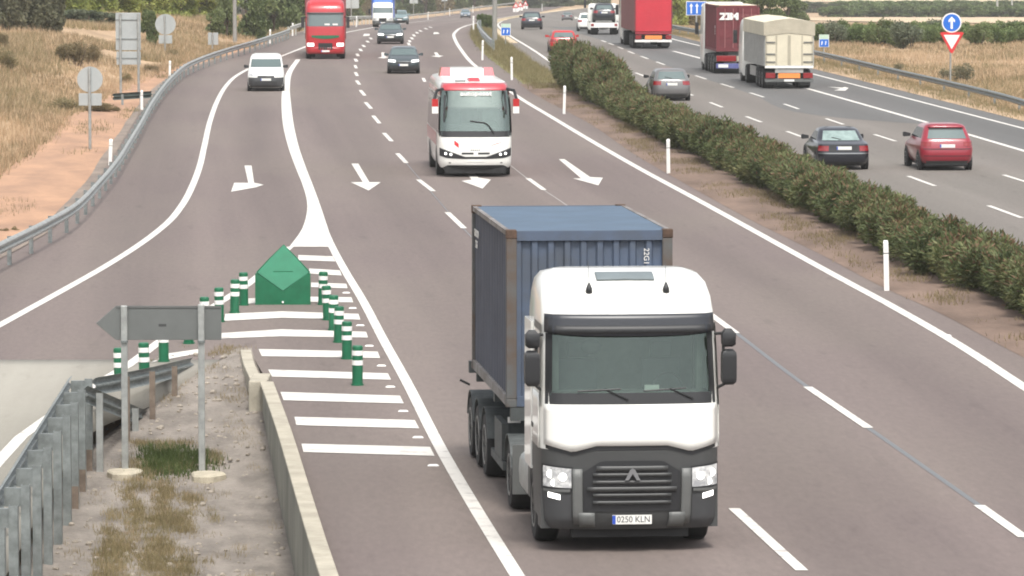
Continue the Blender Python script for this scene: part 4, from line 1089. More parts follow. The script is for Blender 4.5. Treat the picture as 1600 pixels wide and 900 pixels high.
def place(t, u, v, fn_slope, toward, dx=0, dy=0, dz=0):
    """toward: its nose faces the camera. (u,v) = middle of the near end on the ground"""
    p = hit(u, v); a = math.atan(fn_slope)                 # road runs along (slope,1)
    t.location = p + Vector((dx, dy, dz)); t.rotation_euler = (0, 0, -a)
    e = 8.0; t.rotation_euler[0] = math.atan((zprof(p.y + e) - zprof(p.y - e)) / (2 * e))
    return t

# ------------------------------------------------------------------ cars
def car(name, label, cat, paint, style, L=4.3, W=1.8, Hh=1.47, near='f', lit=False, low=None, group='cars', plate_z=None, glass='glass_o', bumper=None, wheelr=.32, mirror=None, rglass=None):
    """nose at y=0 when near='f', tail at y=0 when near='r' (the built nose is turned away)"""
    t = thing(name, (0, 0, 0), label, cat, 0, group)
    w = W / 2; b = .66 * Hh
    if style == 'sedan':
        K = [(.17, .22, L - .2, w * .86, .3, .25), (.28, .07, L - .05, w * .95, .35, .28), (.48, 0, L, w * .99, .42, .3), (.66, .04, L - .02, w, .45, .3), (.74, .16, L - .04, w * .985, .5, .3),
             (b - .06, 1.0, L - .06, w * .97, .4, .28), (b, 1.2, L - .25, w * .95, .3, .25), (b + .03, 1.32, L - .80, w * .92, .28, .25), (Hh - .09, 1.98, L - 1.38, w * .76, .25, .25), (Hh - .02, 2.25, L - 1.65, w * .66, .3, .3), (Hh, 2.55, L - 2.0, w * .45, .2, .2)]
        rz0, rz1 = b + .05, Hh - .12
    elif style in ('hatch', 'suv'):
        s = .06 if style == 'suv' else 0
        K = [(.18 + s, .2, L - .14, w * .86, .3, .22), (.30 + s, .06, L - .03, w * .95, .35, .28), (.5 + s, 0, L, w * .99, .42, .3), (.70 + s, .05, L - .02, w, .45, .3), (.79 + s, .2, L - .05, w * .985, .5, .28),
             (b - .05, 1.0, L - .09, w * .96, .4, .26), (b, 1.15, L - .12, w * .94, .3, .26), (b + .04, 1.25, L - .15, w * .92, .28, .25), (Hh - .1, 1.95, L - .52, w * .77, .25, .2), (Hh - .03, 2.2, L - .60, w * .69, .3, .22), (Hh, 2.55, L - .9, w * .48, .2, .2)]
        rz0, rz1 = b + .05, Hh - .13
    else:   # small van
        K = [(.18, .2, L - .1, w * .88, .3, .12), (.30, .06, L - .02, w * .96, .33, .14), (.52, 0, L, w * .99, .4, .14), (.78, .04, L, w, .42, .14), (.90, .16, L, w * .99, .46, .14),
             (1.08, .82, L, w * .97, .36, .14), (1.14, .98, L - .01, w * .96, .28, .14), (Hh - .2, 1.72, L - .06, w * .87, .22, .14), (Hh - .06, 1.95, L - .1, w * .80, .25, .16), (Hh, 2.3, L - .3, w * .62, .2, .2)]
        rz0, rz1 = 1.18, Hh - .25; b = 1.14
    h = Hull(K, .12, .06)
    mb = MB(); h.body(mb, step=.09)
    nz = {'sedan': .74, 'hatch': .79, 'suv': .85, 'van': .90}[style]
    bo = mb.build('body', M[paint], t, angle=50)
    def pt(nm, m, fn, par=t, solid=0):
        x = MB(); fn(x); return x.build(nm, M[m], par, angle=60, solid=solid)
    zt_ = Hh - (.12 if style != 'van' else .24)
    pt('windscreen', glass, lambda x: h.patch(x, 'f', b + .05, zt_, -.90, .90, .012, 12, 6))
    pt('rear_window', rglass or (glass if style != 'van' else 'glass_b'), lambda x: h.patch(x, 'r', rz0, rz1, -.80, .80, .012, 12, 6))
    for sd in (-1, 1):
        pt('side_window', 'glass_b', lambda x: h.side(x, sd, b + .05, Hh - .15, .04, .94 if style != 'van' else .3, .006))
        pt('wing_mirror', paint if not mirror else mirror, lambda x: x.loft([[(sd * (w * .93), 1.38, b + .02), (sd * (w * .93), 1.5, b + .02), (sd * (w * .93), 1.5, b + .12), (sd * (w * .93), 1.38, b + .12)],
                                                   [(sd * (w + .16), 1.36, b + .0), (sd * (w + .16), 1.5, b + .0), (sd * (w + .16), 1.5, b + .17), (sd * (w + .16), 1.38, b + .17)],
                                                   [(sd * (w + .2), 1.4, b + .03), (sd * (w + .2), 1.48, b + .03), (sd * (w + .2), 1.48, b + .14), (sd * (w + .2), 1.4, b + .14)]]))
        lz = nz - .13
        pt('headlight', 'lamp_on' if lit else 'lamp', lambda x: h.patch(x, 'f', lambda q: lz - .03 + .05 * abs(q), lambda q: lz + .06 + .09 * abs(q), sd * .50, sd * .95, .012, 8, 3))
        tz_ = {'sedan': (.66, .84), 'hatch': (b - .24, b - .05), 'suv': (b - .22, b - .06), 'van': (.75, 1.25)}[style]
        i0 = {'sedan': .60, 'hatch': .58, 'suv': .62, 'van': .86}[style]
        pt('tail_light', 'tail', lambda x: h.patch(x, 'r', tz_[0], tz_[1], sd * i0, sd * .985, .012, 6, 3))
    lw = low or ('black' if style != 'sedan' else None)
    pt('front_grille', 'black', lambda x: h.patch(x, 'f', nz - .24, nz - .10, -.46, .46, .010, 8, 3))
    pt('front_bumper', low or 'dark', lambda x: h.patch(x, 'f', .20, .44 if style != 'van' else .70, -.97, .97, .016, 20, 4))
    pt('rear_bumper', bumper or 'dark', lambda x: h.patch(x, 'r', .20, .36 if style != 'suv' else .34, -.97, .97, .010, 14, 4))
    pt('underbody', 'black', lambda x: x.box(-w * .8, w * .8, .35, L - .3, .14, .22))
    pz = plate_z or {'sedan': .76, 'hatch': b - .2, 'suv': b - .2, 'van': .62}[style]
    plate(t, h, 'f', .50 if style != 'van' else .60); plate(t, h, 'r', pz)
    if style == 'sedan':
        pt('chrome_strip', 'rim', lambda x: h.patch(x, 'r', .56, .60, -.98, .98, .022, 20, 1))
        pt('boot_panel', 'black', lambda x: h.patch(x, 'r', .645, .86, -.56, .56, .010, 14, 3))  # plain black panel across the boot between the tail lights
    if style == 'suv':
        pt('spoiler', paint, lambda x: h.patch(x, 'r', Hh - .13, Hh - .035, -.86, .86, .07, 12, 2), t, .03)
        pt('window_band', 'black', lambda x: h.patch(x, 'r', rz1 - .07, rz1 + .01, -.80, .80, .020, 12, 1))
        for zc in (.50, .74): pt('boot_line', 'black', lambda x: h.patch(x, 'r', zc, zc + .022, -.90, .90, .012, 16, 1))
    elif style != 'van': pt('rear_wiper', 'black', lambda x: x.tube((0, h.ry(0, rz0 + .03) + .03, rz0 + .03), (.32, h.ry(.3, rz0 + .1) + .03, rz0 + .10), .012, n=5))
    for y in (.85, L - .78):
        for sd in (-1, 1):
            x = MB(); n = 18; ro = wheelr + .07
            x.loft([[(sd * (w * .9), y + ro * math.cos(a), wheelr + ro * math.sin(a)) for a in [2 * math.pi * i / n for i in range(n)]], [(sd * (w + .004), y + ro * math.cos(a), wheelr + ro * math.sin(a)) for a in [2 * math.pi * i / n for i in range(n)]]])
            x.build('wheel_arch', M['black'], t)
            wheel(t, sd * (w - .09), y, wheelr, .21, sd)
    t['hull_len'] = L
    return t
def turn(t, L):
    """a car seen from behind: its tail end goes to the near point"""
    for c in kids(t):
        c.matrix_parent_inverse = Matrix.Identity(4)
        if c.location.length < 1e-6 and c.rotation_euler[2] == 0:
            c.rotation_euler[2] = math.pi; c.location = (0, L, 0)
        else:
            c.location = (-c.location.x, L - c.location.y, c.location.z); c.rotation_euler[2] += math.pi
    if 'hull_len' in t: del t['hull_len']
def fin(t, u, v, slope, rear=False, L=4.3, **k):
    if rear: turn(t, L)
    if 'hull_len' in t: del t['hull_len']
    place(t, u, v, slope, not rear, **k); return t
sl = lambda u, v, f: f.slope(hit(u, v).y, 10)
fin(car('panel_van', 'small white panel van with dark bumper on the slip road', 'van', 'p_white', 'van', 4.4, 1.83, 1.83, low='dark', mirror='black', group='vehicles on the near carriageway', lit=False), 415.5, 143, sl(412, 143, GL))
fin(car('parked_car'.replace('parked_', ''), 'dark green grey hatchback facing the camera behind the coach, headlights on', 'car', 'p_dark', 'hatch', 4.2, 1.8, 1.48, lit=True, group='cars on the near carriageway'), 630.5, 115.5, sl(560, 115, GR) * .6)
fin(car('car', 'dark car with headlights on just in front of the blue lorry', 'car', 'p_dark', 'sedan', 4.4, 1.8, 1.44, lit=True, group='cars on the near carriageway'), 609.5, 69, -.01)
fin(car('car', 'pale teal hatchback partly hidden right of the blue lorry', 'car', 'p_teal', 'hatch', 4.2, 1.8, 1.5, group='cars on the near carriageway'), 624, 38, 0.0)
fin(car('car', 'tiny blue grey car alone at the far bend of the near carriageway', 'car', 'p_blue', 'hatch', 4.2, 1.8, 1.5, group='cars on the near carriageway'), 727, 28, .01)
G2 = 'cars on the far carriageway'
fin(car('car', 'dark hatchback seen from behind, farthest left on the far carriageway', 'car', 'p_navy', 'hatch', 4.1, 1.75, 1.48, group=G2), 830.5, 46, .02, True, 4.1)
fin(car('car', 'silver white car far up the far carriageway, second from the left', 'car', 'p_silver', 'sedan', 4.4, 1.78, 1.45, group=G2), 886, 32, .03, True, 4.4)
fin(car('car', 'bright red hatchback half hidden behind the tall end of the hedge', 'car', 'p_redc', 'hatch', 4.2, 1.8, 1.46, group=G2), 881, 83, sl(881, 83, RL), True, 4.2)
fin(car('car', 'white car half hidden to the left of the breakdown truck', 'car', 'p_white', 'hatch', 4.2, 1.75, 1.5, group=G2), 919, 49, .0, True, 4.2)
fin(car('car', 'silver estate car passing behind the middle of the hedge', 'car', 'p_silver', 'hatch', 4.4, 1.82, 1.52, group=G2, mirror='black', bumper='grey_d'), 1050, 158, sl(1120, 163, ROWA), True, 4.4)
fin(car('car', 'black saloon seen from behind beside the hedge, left of the red car', 'car', 'p_navy', 'sedan', 4.6, 1.8, 1.43, group=G2, bumper='p_navy', mirror='black', rglass='glass_sky'), 1319, 266, sl(1330, 244, ROWA), True, 4.6)
fin(car('car', 'cherry red five door car seen from behind, nearest the right edge', 'car', 'p_cherry', 'suv', 4.4, 1.84, 1.60, group=G2, mirror='black'), 1480.5, 267, sl(1437, 283, ROWA), True, 4.4)

# ------------------------------------------------------------------ lorry building blocks
def bolt_box(t, nm, m, x0, x1, y0, y1, z0, z1, bev=.015): return MB().box(x0, x1, y0, y1, z0, z1).build(nm, M[m], t, bevel=bev)
def axle(t, y, r=.5, W=1.23, dual=True, rim='rim_d'):
    for sd in (-1, 1): wheel(t, sd * (W - (.29 if dual else .16)), y, r, .56 if dual else .32, sd, rim)
def mudguard(t, y, r=.60, x0=.62, x1=1.24, m='chassis', a0=15, a1=165, th=.02):
    for sd in (-1, 1):
        v = []; f = []; n = 14
        for i in range(n + 1):
            a = R(a0 + (a1 - a0) * i / n)
            for q in (r, r + th):
                for x in (x0, x1): v.append((sd * x, y + q * math.cos(a), .5 + q * math.sin(a)))
        for i in range(n):
            for p, q in ((0, 1), (1, 3), (3, 2), (2, 0)): f.append((4 * i + p, 4 * i + q, 4 * i + 4 + q, 4 * i + 4 + p))
        MB().add(v, f).build('mudguard', M[m], t)
def rear_end(t, y, W=1.24, m='grey_m', board='orange', z=.55, bumper='white', lampw=.42):
    bolt_box(t, 'rear_bumper', bumper, -W, W, y + .0, y + .12, z - .17, z + .0)
    for sd in (-1, 1): MB().box(min(sd * (W - .03), sd * (W - lampw)), max(sd * (W - .03), sd * (W - lampw)), y + .121, y + .16, z + .03, z + .30).build('tail_light', M['tail'], t, bevel=.01)
    if board: bolt_box(t, 'marker_board', board, -.56, .56, y + .125, y + .15, z + .03, z + .28, .004)
    MB().box(-.26, .26, y + .125, y + .14, z - .14, z - .03).build('number_plate', M['plate'], t)
    for sd in (-1, 1): MB().box(sd * .85 - .28, sd * .85 + .28, y - .25, y - .22, .18, .9).build('mud_flap', M['black'], t)
CAB = lambda s=1.0: [(.32, .12, 2.2, 1.16, .25, .1), (.45, .03, 2.25, 1.21, .28, .1), (.9, 0, 2.25, 1.225, .28, .1), (1.44, 0, 2.25, 1.225, .27, .1), (2.04, .05, 2.25, 1.225, .25, .1), (2.98, .24, 2.25, 1.20, .23, .1),
     (3.25, .30, 2.25, 1.19, .24, .1), (3.45, .44, 2.25, 1.175, .28, .15), (3.62, .68, 2.25, 1.14, .32, .2), (3.72, .98, 2.2, 1.07, .36, .25), (3.77, 1.4, 2.1, .90, .36, .3)]

def hero():
    t = thing('container_lorry', (0, 0, 0), 'white cab lorry with dark grille in the foreground, its container chassis included', 'lorry')
    h = Hull(CAB(), .12, .0); nf = h.nfront()
    # cab shell, open at the windscreen and at the side windows
    mb = MB()
    def skip(z0, z1, i): return 2.10 < (z0 + z1) / 2 < 2.97 and 3 <= i <= nf - 5
    K2 = Hull([k for k in h.k if k[0] >= 1.40] if h.k[3][0] == 1.40 else [(1.42,) + h.at(1.42)] + [k for k in h.k if k[0] > 1.42], .12, 0)
    K2.body(mb, 0, skip, .1)
    mb.build('cab', M['p_white'], t, angle=40)
    lower = Hull([(.32,) + h.at(.32)] + [k for k in h.k if .32 < k[0] < 1.42] + [(1.415,) + h.at(1.415)], .12, 0)
    lower.k = [(z, yf, min(yr, 1.5), w - .004, rf, rr) for z, yf, yr, w, rf, rr in lower.k]
    mb = MB(); lower.body(mb, 0, None, .15); lo = mb.build('lower_front', M['grey_d'], t, angle=40)
    def P(nm, m, fn, par=t, solid=0, ang=50):
        x = MB(); fn(x); return x.build(nm, M[m], par, angle=ang, solid=solid)
    bump = lambda q: (1.50 - .10 * max(0, 1 - ((abs(q) - .70) / .34) ** 2) if abs(q) > .36 else 1.47 - .0 * q) 
    def low_edge(q):
        a = abs(q)
        if a < .40: return 1.475
        if a < .66: return 1.475 - .085 * (a - .40) / .26
        return 1.39 + .10 * ((a - .66) / .30)
    P('front_panel', 'p_white', lambda x: h.patch(x, 'f', low_edge, 2.035, -.965, .965, .022, 34, 6), t, .018)
    P('shadow_gap', 'black', lambda x: h.patch(x, 'f', lambda q: low_edge(q) - .055, lambda q: low_edge(q) + .03, -.95, .95, .006, 34, 1))
    wb = P('windscreen_surround', 'black', lambda x: (h.patch(x, 'f', 2.03, 2.19, -.955, .955, .012, 20, 2), h.patch(x, 'f', 2.19, 2.99, -.955, -.885, .012, 3, 6), h.patch(x, 'f', 2.19, 2.99, .885, .955, .012, 3, 6)))
    P('windscreen', 'wind', lambda x: h.patch(x, 'f', 2.16, 2.99, -.90, .90, .006, 20, 8))
    # interior
    P('dashboard', 'cabin', lambda x: (x.box(-1.1, 1.1, .35, .75, 1.75, 2.18), x.box(-1.0, .2, .75, .95, 1.75, 2.12)))
    for sx in (-.58, .58):
        s_ = P('seat', 'seat', lambda x: (x.box(sx - .27, sx + .27, 1.15, 1.6, 1.7, 1.85), x.box(sx - .27, sx + .27, 1.5, 1.65, 1.85, 2.52)), t)
        P('headrest', 'seat', lambda x: x.box(sx - .14, sx + .14, 1.5, 1.62, 2.55, 2.76), s_)
    P('cab_rear_trim', 'cabin', lambda x: x.box(-1.1, 1.1, 2.1, 2.2, 1.5, 3.1))
    P('curtain', 'cabin', lambda x: [x.box(sd * 1.0 - .05, sd * 1.0 + .05, .55 + .12 * i, .62 + .12 * i, 2.1, 2.95) for sd in (-1, 1) for i in range(3)])
    st = MB(); n = 18
    ring = [Vector((.58 + .2 * math.cos(a), .78 + .06 * math.sin(a), 2.2 + .19 * math.sin(a))) for a in [2 * math.pi * i / n for i in range(n + 1)]]
    st.path(ring, .018, 5); st.build('steering_wheel', M['black'], t)
    MB().box(.22, .42, .42, .46, 2.19, 2.26).build('paper', M['white'], t)
    P('inside_mirror', 'black', lambda x: x.loft([[(-.52 + .14 * math.cos(a) * k, .34 + yy, 2.80 + .11 * math.sin(a) * k) for a in [2 * math.pi * i / 14 for i in range(14)]] for yy, k in ((0, .6), (.03, 1), (.08, .8))]))
    # visor
    P('sun_visor', 'visor', lambda x: h.patch(x, 'f', lambda q: 2.955 + .05 * abs(q) ** 3, 3.25, -.97, .97, .075, 20, 4), t, .02)
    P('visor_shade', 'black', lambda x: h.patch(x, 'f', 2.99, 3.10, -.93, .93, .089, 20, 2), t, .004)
    # grille
    gx = .60
    P('grille_recess', 'black', lambda x: h.patch(x, 'f', .575, lambda q: 1.27 - max(0, abs(q) - .34) * .75, -.54, .54, .014, 18, 6))
    def bars(x):
        for zc in (.70, .80, .98, 1.08): h.patch(x, 'f', zc - .022, zc + .022, -.44, .44, .034, 12, 2)
        h.patch(x, 'f', .855, .915, -.50, .50, .038, 12, 2); h.patch(x, 'f', 1.135, 1.20, -.40, .40, .036, 12, 2)
    P('grille_bars', 'grey_d', bars, t, .022)
    def inserts(x):
        for zc in (.70, .80, .98, 1.08):
            for s0 in (-.40, -.20, .02, .22): h.patch(x, 'f', zc - .045 + .012, zc - .023, s0, s0 + .15, .030, 3, 1)
    P('grille_slots', 'black', inserts)
    for sd in (-1, 1):
        P('grille_pillar', 'grey_m', lambda x: h.patch(x, 'f', lambda q: .40, lambda q: 1.16, sd * .555, sd * .665, .028, 3, 6), t, .02)
        P('bumper_step', 'grey_m', lambda x: h.patch(x, 'f', .36, .56, sd * .42, sd * .60, .030, 3, 3), t, .02)
        P('headlight_housing', 'black', lambda x: h.patch(x, 'f', lambda q: .845 + .09 * (abs(q) - .70), lambda q: 1.19 + .12 * (abs(q) - .7), sd * .66, sd * .988, .012, 8, 4))
        o = P('headlight', 'lamp', lambda x: h.patch(x, 'f', lambda q: .90 + .06 * (abs(q) - .70), lambda q: 1.165 + .12 * (abs(q) - .7), sd * .675, sd * .975, .026, 8, 4))
        for (cx, cz, r_) in ((.93, 1.09, .06), (.80, 1.05, .055), (.90, .97, .045)):
            y = h.fy(sd * cx * 1.2, cz) - .022
            MB().tube((sd * cx * 1.18, y, cz), (sd * cx * 1.18, y - .02, cz), r_, n=14).build('lamp_bowl', M['lamp_on'], o, angle=40)
        P('daylight_lamp', 'lamp_on', lambda x: h.patch(x, 'f', lambda q: .735 + .25 * (abs(q) - .8), lambda q: .81 + .25 * (abs(q) - .8), sd * .80, sd * .93, .022, 5, 2))
        P('headlight_strip', 'grey_m', lambda x: h.patch(x, 'f', .845, .885, sd * .69, sd * .975, .024, 6, 1))
        P('bumper_corner', 'dark', lambda x: h.patch(x, 'f', .34, .80, sd * .68, sd * 1.0, .010, 8, 4))
    e = MB(); y = h.fy(0, 1.10) - .055
    for sd in (-1, 1): e.prism([(sd * .0, 1.17), (sd * .035, 1.15), (sd * .105, 1.01), (sd * .055, 1.01), (0, 1.10)], y - .02, y)
    e.build('emblem', M['rim'], t)
    plate(t, h, 'f', .465, w=.54, h=.125, txt_='0250 KLN', y=h.fy(0, .465) - .03)
    P('front_skirt', 'tyre', lambda x: (x.box(-.80, .80, .22, .5, .20, .36), x.box(-.72, .72, .6, 4.2, .22, .72)))  # skirt, plus an added dark block standing in for shade under the cab
    # wipers, hatch, horns
    for x0, x1 in ((-.62, -.05), (.28, .85)):
        b = MB(); ya = h.fy(x1, 2.13) - .035; b.tube((x1, ya, 2.10), (x1 - .32, h.fy(x1 - .3, 2.3) - .03, 2.24), .013, n=5); b.tube((x0 - .12, h.fy(x0, 2.24) - .028, 2.215), (x1 - .10, h.fy(x1, 2.24) - .028, 2.245), .011, n=5); b.build('wiper', M['black'], t)
    def roofpt(x, yv):
        z = 3.25
        while z < 3.77 and h.fy(x, z) < yv: z += .005
        return z
    v = []; f = []
    for j, yv in enumerate((.80, .95, 1.10)):
        for i in range(7):
            x = -.40 + .8 * i / 6; v.append((x, yv, roofpt(x, yv) + .02))
    for j in range(2):
        for i in range(6): f.append((j * 7 + i, j * 7 + i + 1, (j + 1) * 7 + i + 1, (j + 1) * 7 + i))
    MB().add(v, f).build('roof_hatch', mat('hatch_grey', (.15, .18, .19), .6, noise_amt=.1), t, solid=.03, bevel=.01, smooth=True)
    for x in (-.53, .53):
        z = roofpt(x, .58); o = MB().loft([[(x + r_ * math.cos(a), .58 + r_ * math.sin(a), z + q) for a in [2 * math.pi * i / 10 for i in range(10)]] for r_, q in ((.05, -.02), (.045, .04), (.012, .12))]).build('antenna', M['black'], t, smooth=True)
        MB().tube((x, .58, z + .1), (x + .0, .70, z + .42), .005, .003, 5).build('whip', M['grey_d'], o)
    MB().box(-1.165, -1.12, .72, .80, 3.28, 3.36).build('marker_lamp', M['orange'], t, bevel=.01)
    # sides
    for sd in (-1, 1):
        P('side_window', 'glass_b', lambda x: h.side(x, sd, 2.2, 2.92, .08, .52, .006))
        P('door_pillar', 'grey_m', lambda x: (h.side(x, sd, 1.99, 3.1, .0, .075, .005), h.side(x, sd, 3.0, 3.1, .0, .55, .005)))
        P('door', 'p_white', lambda x: h.side(x, sd, 1.42, 2.15, .06, .55, .012), t, .01)
        P('door_handle', 'black', lambda x: x.box(sd * 1.23 - .02, sd * 1.23 + .02, 1.15, 1.35, 1.62, 1.68))
        P('entry_steps', 'grey_d', lambda x: (x.box(sd * 1.0, sd * 1.215, .35, 2.15, 1.05, 1.40), x.box(sd * 1.02, sd * 1.215, .30, .75, .32, 1.05), x.box(sd * 1.0, sd * 1.21, 1.85, 2.2, .55, 1.05)))
        P('side_fairing', 'p_white', lambda x: x.box(sd * 1.17, sd * 1.235, 1.55, 2.45, 1.0, 3.05), t)
        mi = thing
        m1 = P('wing_mirror', 'black', lambda x: (x.loft([[(sd * (1.25 + e), .10 + e, z), (sd * (1.45 - e), .14 + e, z), (sd * (1.45 - e), .30, z), (sd * (1.25 + e), .30, z)] for z, e in ((2.28, .04), (2.32, .005), (2.38, 0), (2.66, 0), (2.72, .005), (2.76, .04))]), x.loft([[(sd * (1.25 + e), .10 + e, z), (sd * (1.44 - e), .14 + e, z), (sd * (1.44 - e), .30, z), (sd * (1.25 + e), .30, z)] for z, e in ((2.80, .04), (2.83, .005), (2.98, 0), (3.04, .05))])), t)
        MB().path([(sd * 1.19, .42, 2.96), (sd * 1.28, .27, 2.98), (sd * 1.29, .26, 2.28), (sd * 1.22, .40, 2.22)], .022, 7).build('mirror_arm', M['grey_d'], m1)
    # tractor chassis
    P('frame', 'chassis', lambda x: (x.box(-.45, -.32, .5, 6.4, .75, 1.02), x.box(.32, .45, .5, 6.4, .75, 1.02), x.box(-.32, .32, 4.6, 5.6, .95, 1.2)))
    [P('fuel_tank', 'galv', lambda x: x.loft([[(sd * (.82 + .36 * math.copysign(abs(math.cos(a)) ** .5, math.cos(a))), y, .70 + .30 * math.copysign(abs(math.sin(a)) ** .5, math.sin(a))) for a in [2 * math.pi * i / 20 for i in range(20)]] for y in (2.5, 3.9)])) for sd in (-1, 1)]
    P('front_wheel_housing', 'black', lambda x: x.box(-1.2, 1.2, .95, 2.05, .55, 1.04))
    axle(t, 1.5, .5, 1.2, False); axle(t, 5.05, .5, 1.22); mudguard(t, 5.05, .58)
    for sd in (-1, 1): P('rear_mud_flap', 'grey_m', lambda x: x.box(sd * .92 - .3, sd * .92 + .3, 4.42, 4.46, .28, 1.0))
    # container chassis (semi-trailer)
    P('trailer_frame', 'chassis', lambda x: (x.box(-.48, -.34, 4.0, 12.4, 1.14, 1.48), x.box(.34, .48, 4.0, 12.4, 1.14, 1.48), *[x.box(-1.2, 1.2, yy, yy + .16, 1.30, 1.49) for yy in (4.92, 7.6, 10.75, 12.2)]))
    for y in (9.0, 10.3, 11.6):
        axle(t, y, .5, 1.24); mudguard(t, y, .57)
    for sd in (-1, 1): P('side_guard', 'chassis', lambda x: (x.box(sd * 1.15, sd * 1.2, 6.2, 8.2, .42, .54), x.box(sd * 1.1, sd * 1.2, 6.4, 7.6, .55, 1.1)))
    for sd in (-1, 1): P('landing_leg', 'chassis', lambda x: x.box(sd * .7 - .06, sd * .7 + .06, 6.9, 7.05, .35, 1.15))
    P('work_lamp', 'white', lambda x: x.box(-1.16, -.98, 5.75, 5.85, 1.18, 1.26))
    P('rear_lamp_arm', 'black', lambda x: x.tube((-1.2, 12.1, 1.12), (-1.36, 12.1, 1.2), .02))
    return t
HX, HYv = 981, 842
p = hit(981, 842); SL = -.093
tr = hero(); tr.location = (p.x + SL * -1.5 - .12, p.y - 1.5, 0); tr.rotation_euler = (0, 0, -math.atan(SL))

def corr(n, depth, x0, x1, z0, z1, axis, pos, out=1):
    """corrugated sheet between x0..x1 at pos, ridges vertical; axis 'x' or 'y' = direction along the sheet"""
    v = []; f = []; p = (x1 - x0) / n; pts = []
    for i in range(n):
        a = x0 + p * i; pts += [(a, 0), (a + p * .30, 0), (a + p * .42, depth), (a + p * .88, depth)]
    pts.append((x1, 0))
    for q, d in pts:
        for z in (z0, z1): v.append((q, pos + out * d, z) if axis == 'x' else (pos + out * d, q, z))
    for i in range(len(pts) - 1): f.append((2 * i, 2 * i + 2, 2 * i + 3, 2 * i + 1))
    return v, f
def container(label, main, side, roof, post, rail, L=6.06, Hc=2.59, doors=False):
    """near end at y=0"""
    t = thing('shipping_container', (0, 0, 0), label, 'container', 0)
    w = 1.22
    b = MB(); b.box(-w + .12, w - .12, .1, L - .1, .06, .16)
    for sd in (-1, 1):
        v, f = corr(int(L / .278), .036, .15, L - .15, .14, Hc - .08, 'y', sd * (w - .045), -sd * -0 + 0 or (-sd)); b.add(v, f)
    b.build('side_wall', M[side], t)
    if not doors:
        b = MB(); v, f = corr(9, .045, -w + .14, w - .14, .16, Hc - .16, 'x', .03, 1); b.add(v, f); b.build('front_wall', M[main], t)
    v, f = corr(int(L / .28), .018, .12, L - .12, -w + .06, w - .06, 'y', 0, 1)
    b = MB(); vv = [(q[2], q[1], Hc - .028 + q[0]) for q in v]; b.add(vv, f); b.build('roof', M[roof], t)
    b = MB(); v, f = corr(9, .045, -w + .14, w - .14, .16, Hc - .16, 'x', L - .03, -1); b.add(v, f); b.build('rear_wall', M[main], t)
    for sx in (-1, 1):
        for y in (0, L - .14):
            x0, x1 = sorted((sx * w, sx * (w - .15)))
            o = MB().box(x0, x1, y, y + .14, .12, Hc - .12).build('corner_post', M[post], t, bevel=.012)
            for z in (0, Hc - .12): MB().box(x0 - .006 * (sx < 0), x1 + .006 * (sx > 0), y - .006, y + .17, z, z + .118 + (.012 if z else 0)).build('corner_casting', M['rust'] if z else M[post], o, bevel=.012)
    b = MB()
    for sx in (-1, 1):
        x0, x1 = sorted((sx * (w - .002), sx * (w - .07))); b.box(x0, x1, .171, L - .171, Hc - .075, Hc - .004); b.box(x0, x1, .171, L - .171, .01, .15)
    b.build('side_rail', M[rail], t)
    for y0_, y1_, z0_, z1_ in ((.005, .07, Hc - .15, Hc - .008), (.005, .07, .01, .16), (L - .07, L - .005, Hc - .15, Hc - .008)): MB().box(-w + .152, w - .152, y0_, y1_, z0_, z1_).build('end_rail', M[main], t)
    return t
ct = container('blue ribbed shipping container behind the white cab of the foreground lorry', 'c_blue', 'c_side', 'c_roof', 'c_post', 'c_rim')
dy = 4.95; Rm = Matrix.Rotation(-math.atan(SL), 3, 'Z')
ct.rotation_euler = (0, 0, -math.atan(SL)); ct.location = tr.location + Rm @ Vector((-.04, dy, 1.495))
txt('marking', '22G1', .11, (.835, .027, 2.20), (math.pi / 2, math.pi / 2, 0), M['white'], ct, .002)
txt('marking', 'CAXU 204\n22G1', .17, (-1.205, 5.35, 2.10), (math.pi / 2, 0, -math.pi / 2), M['white'], ct, .002)

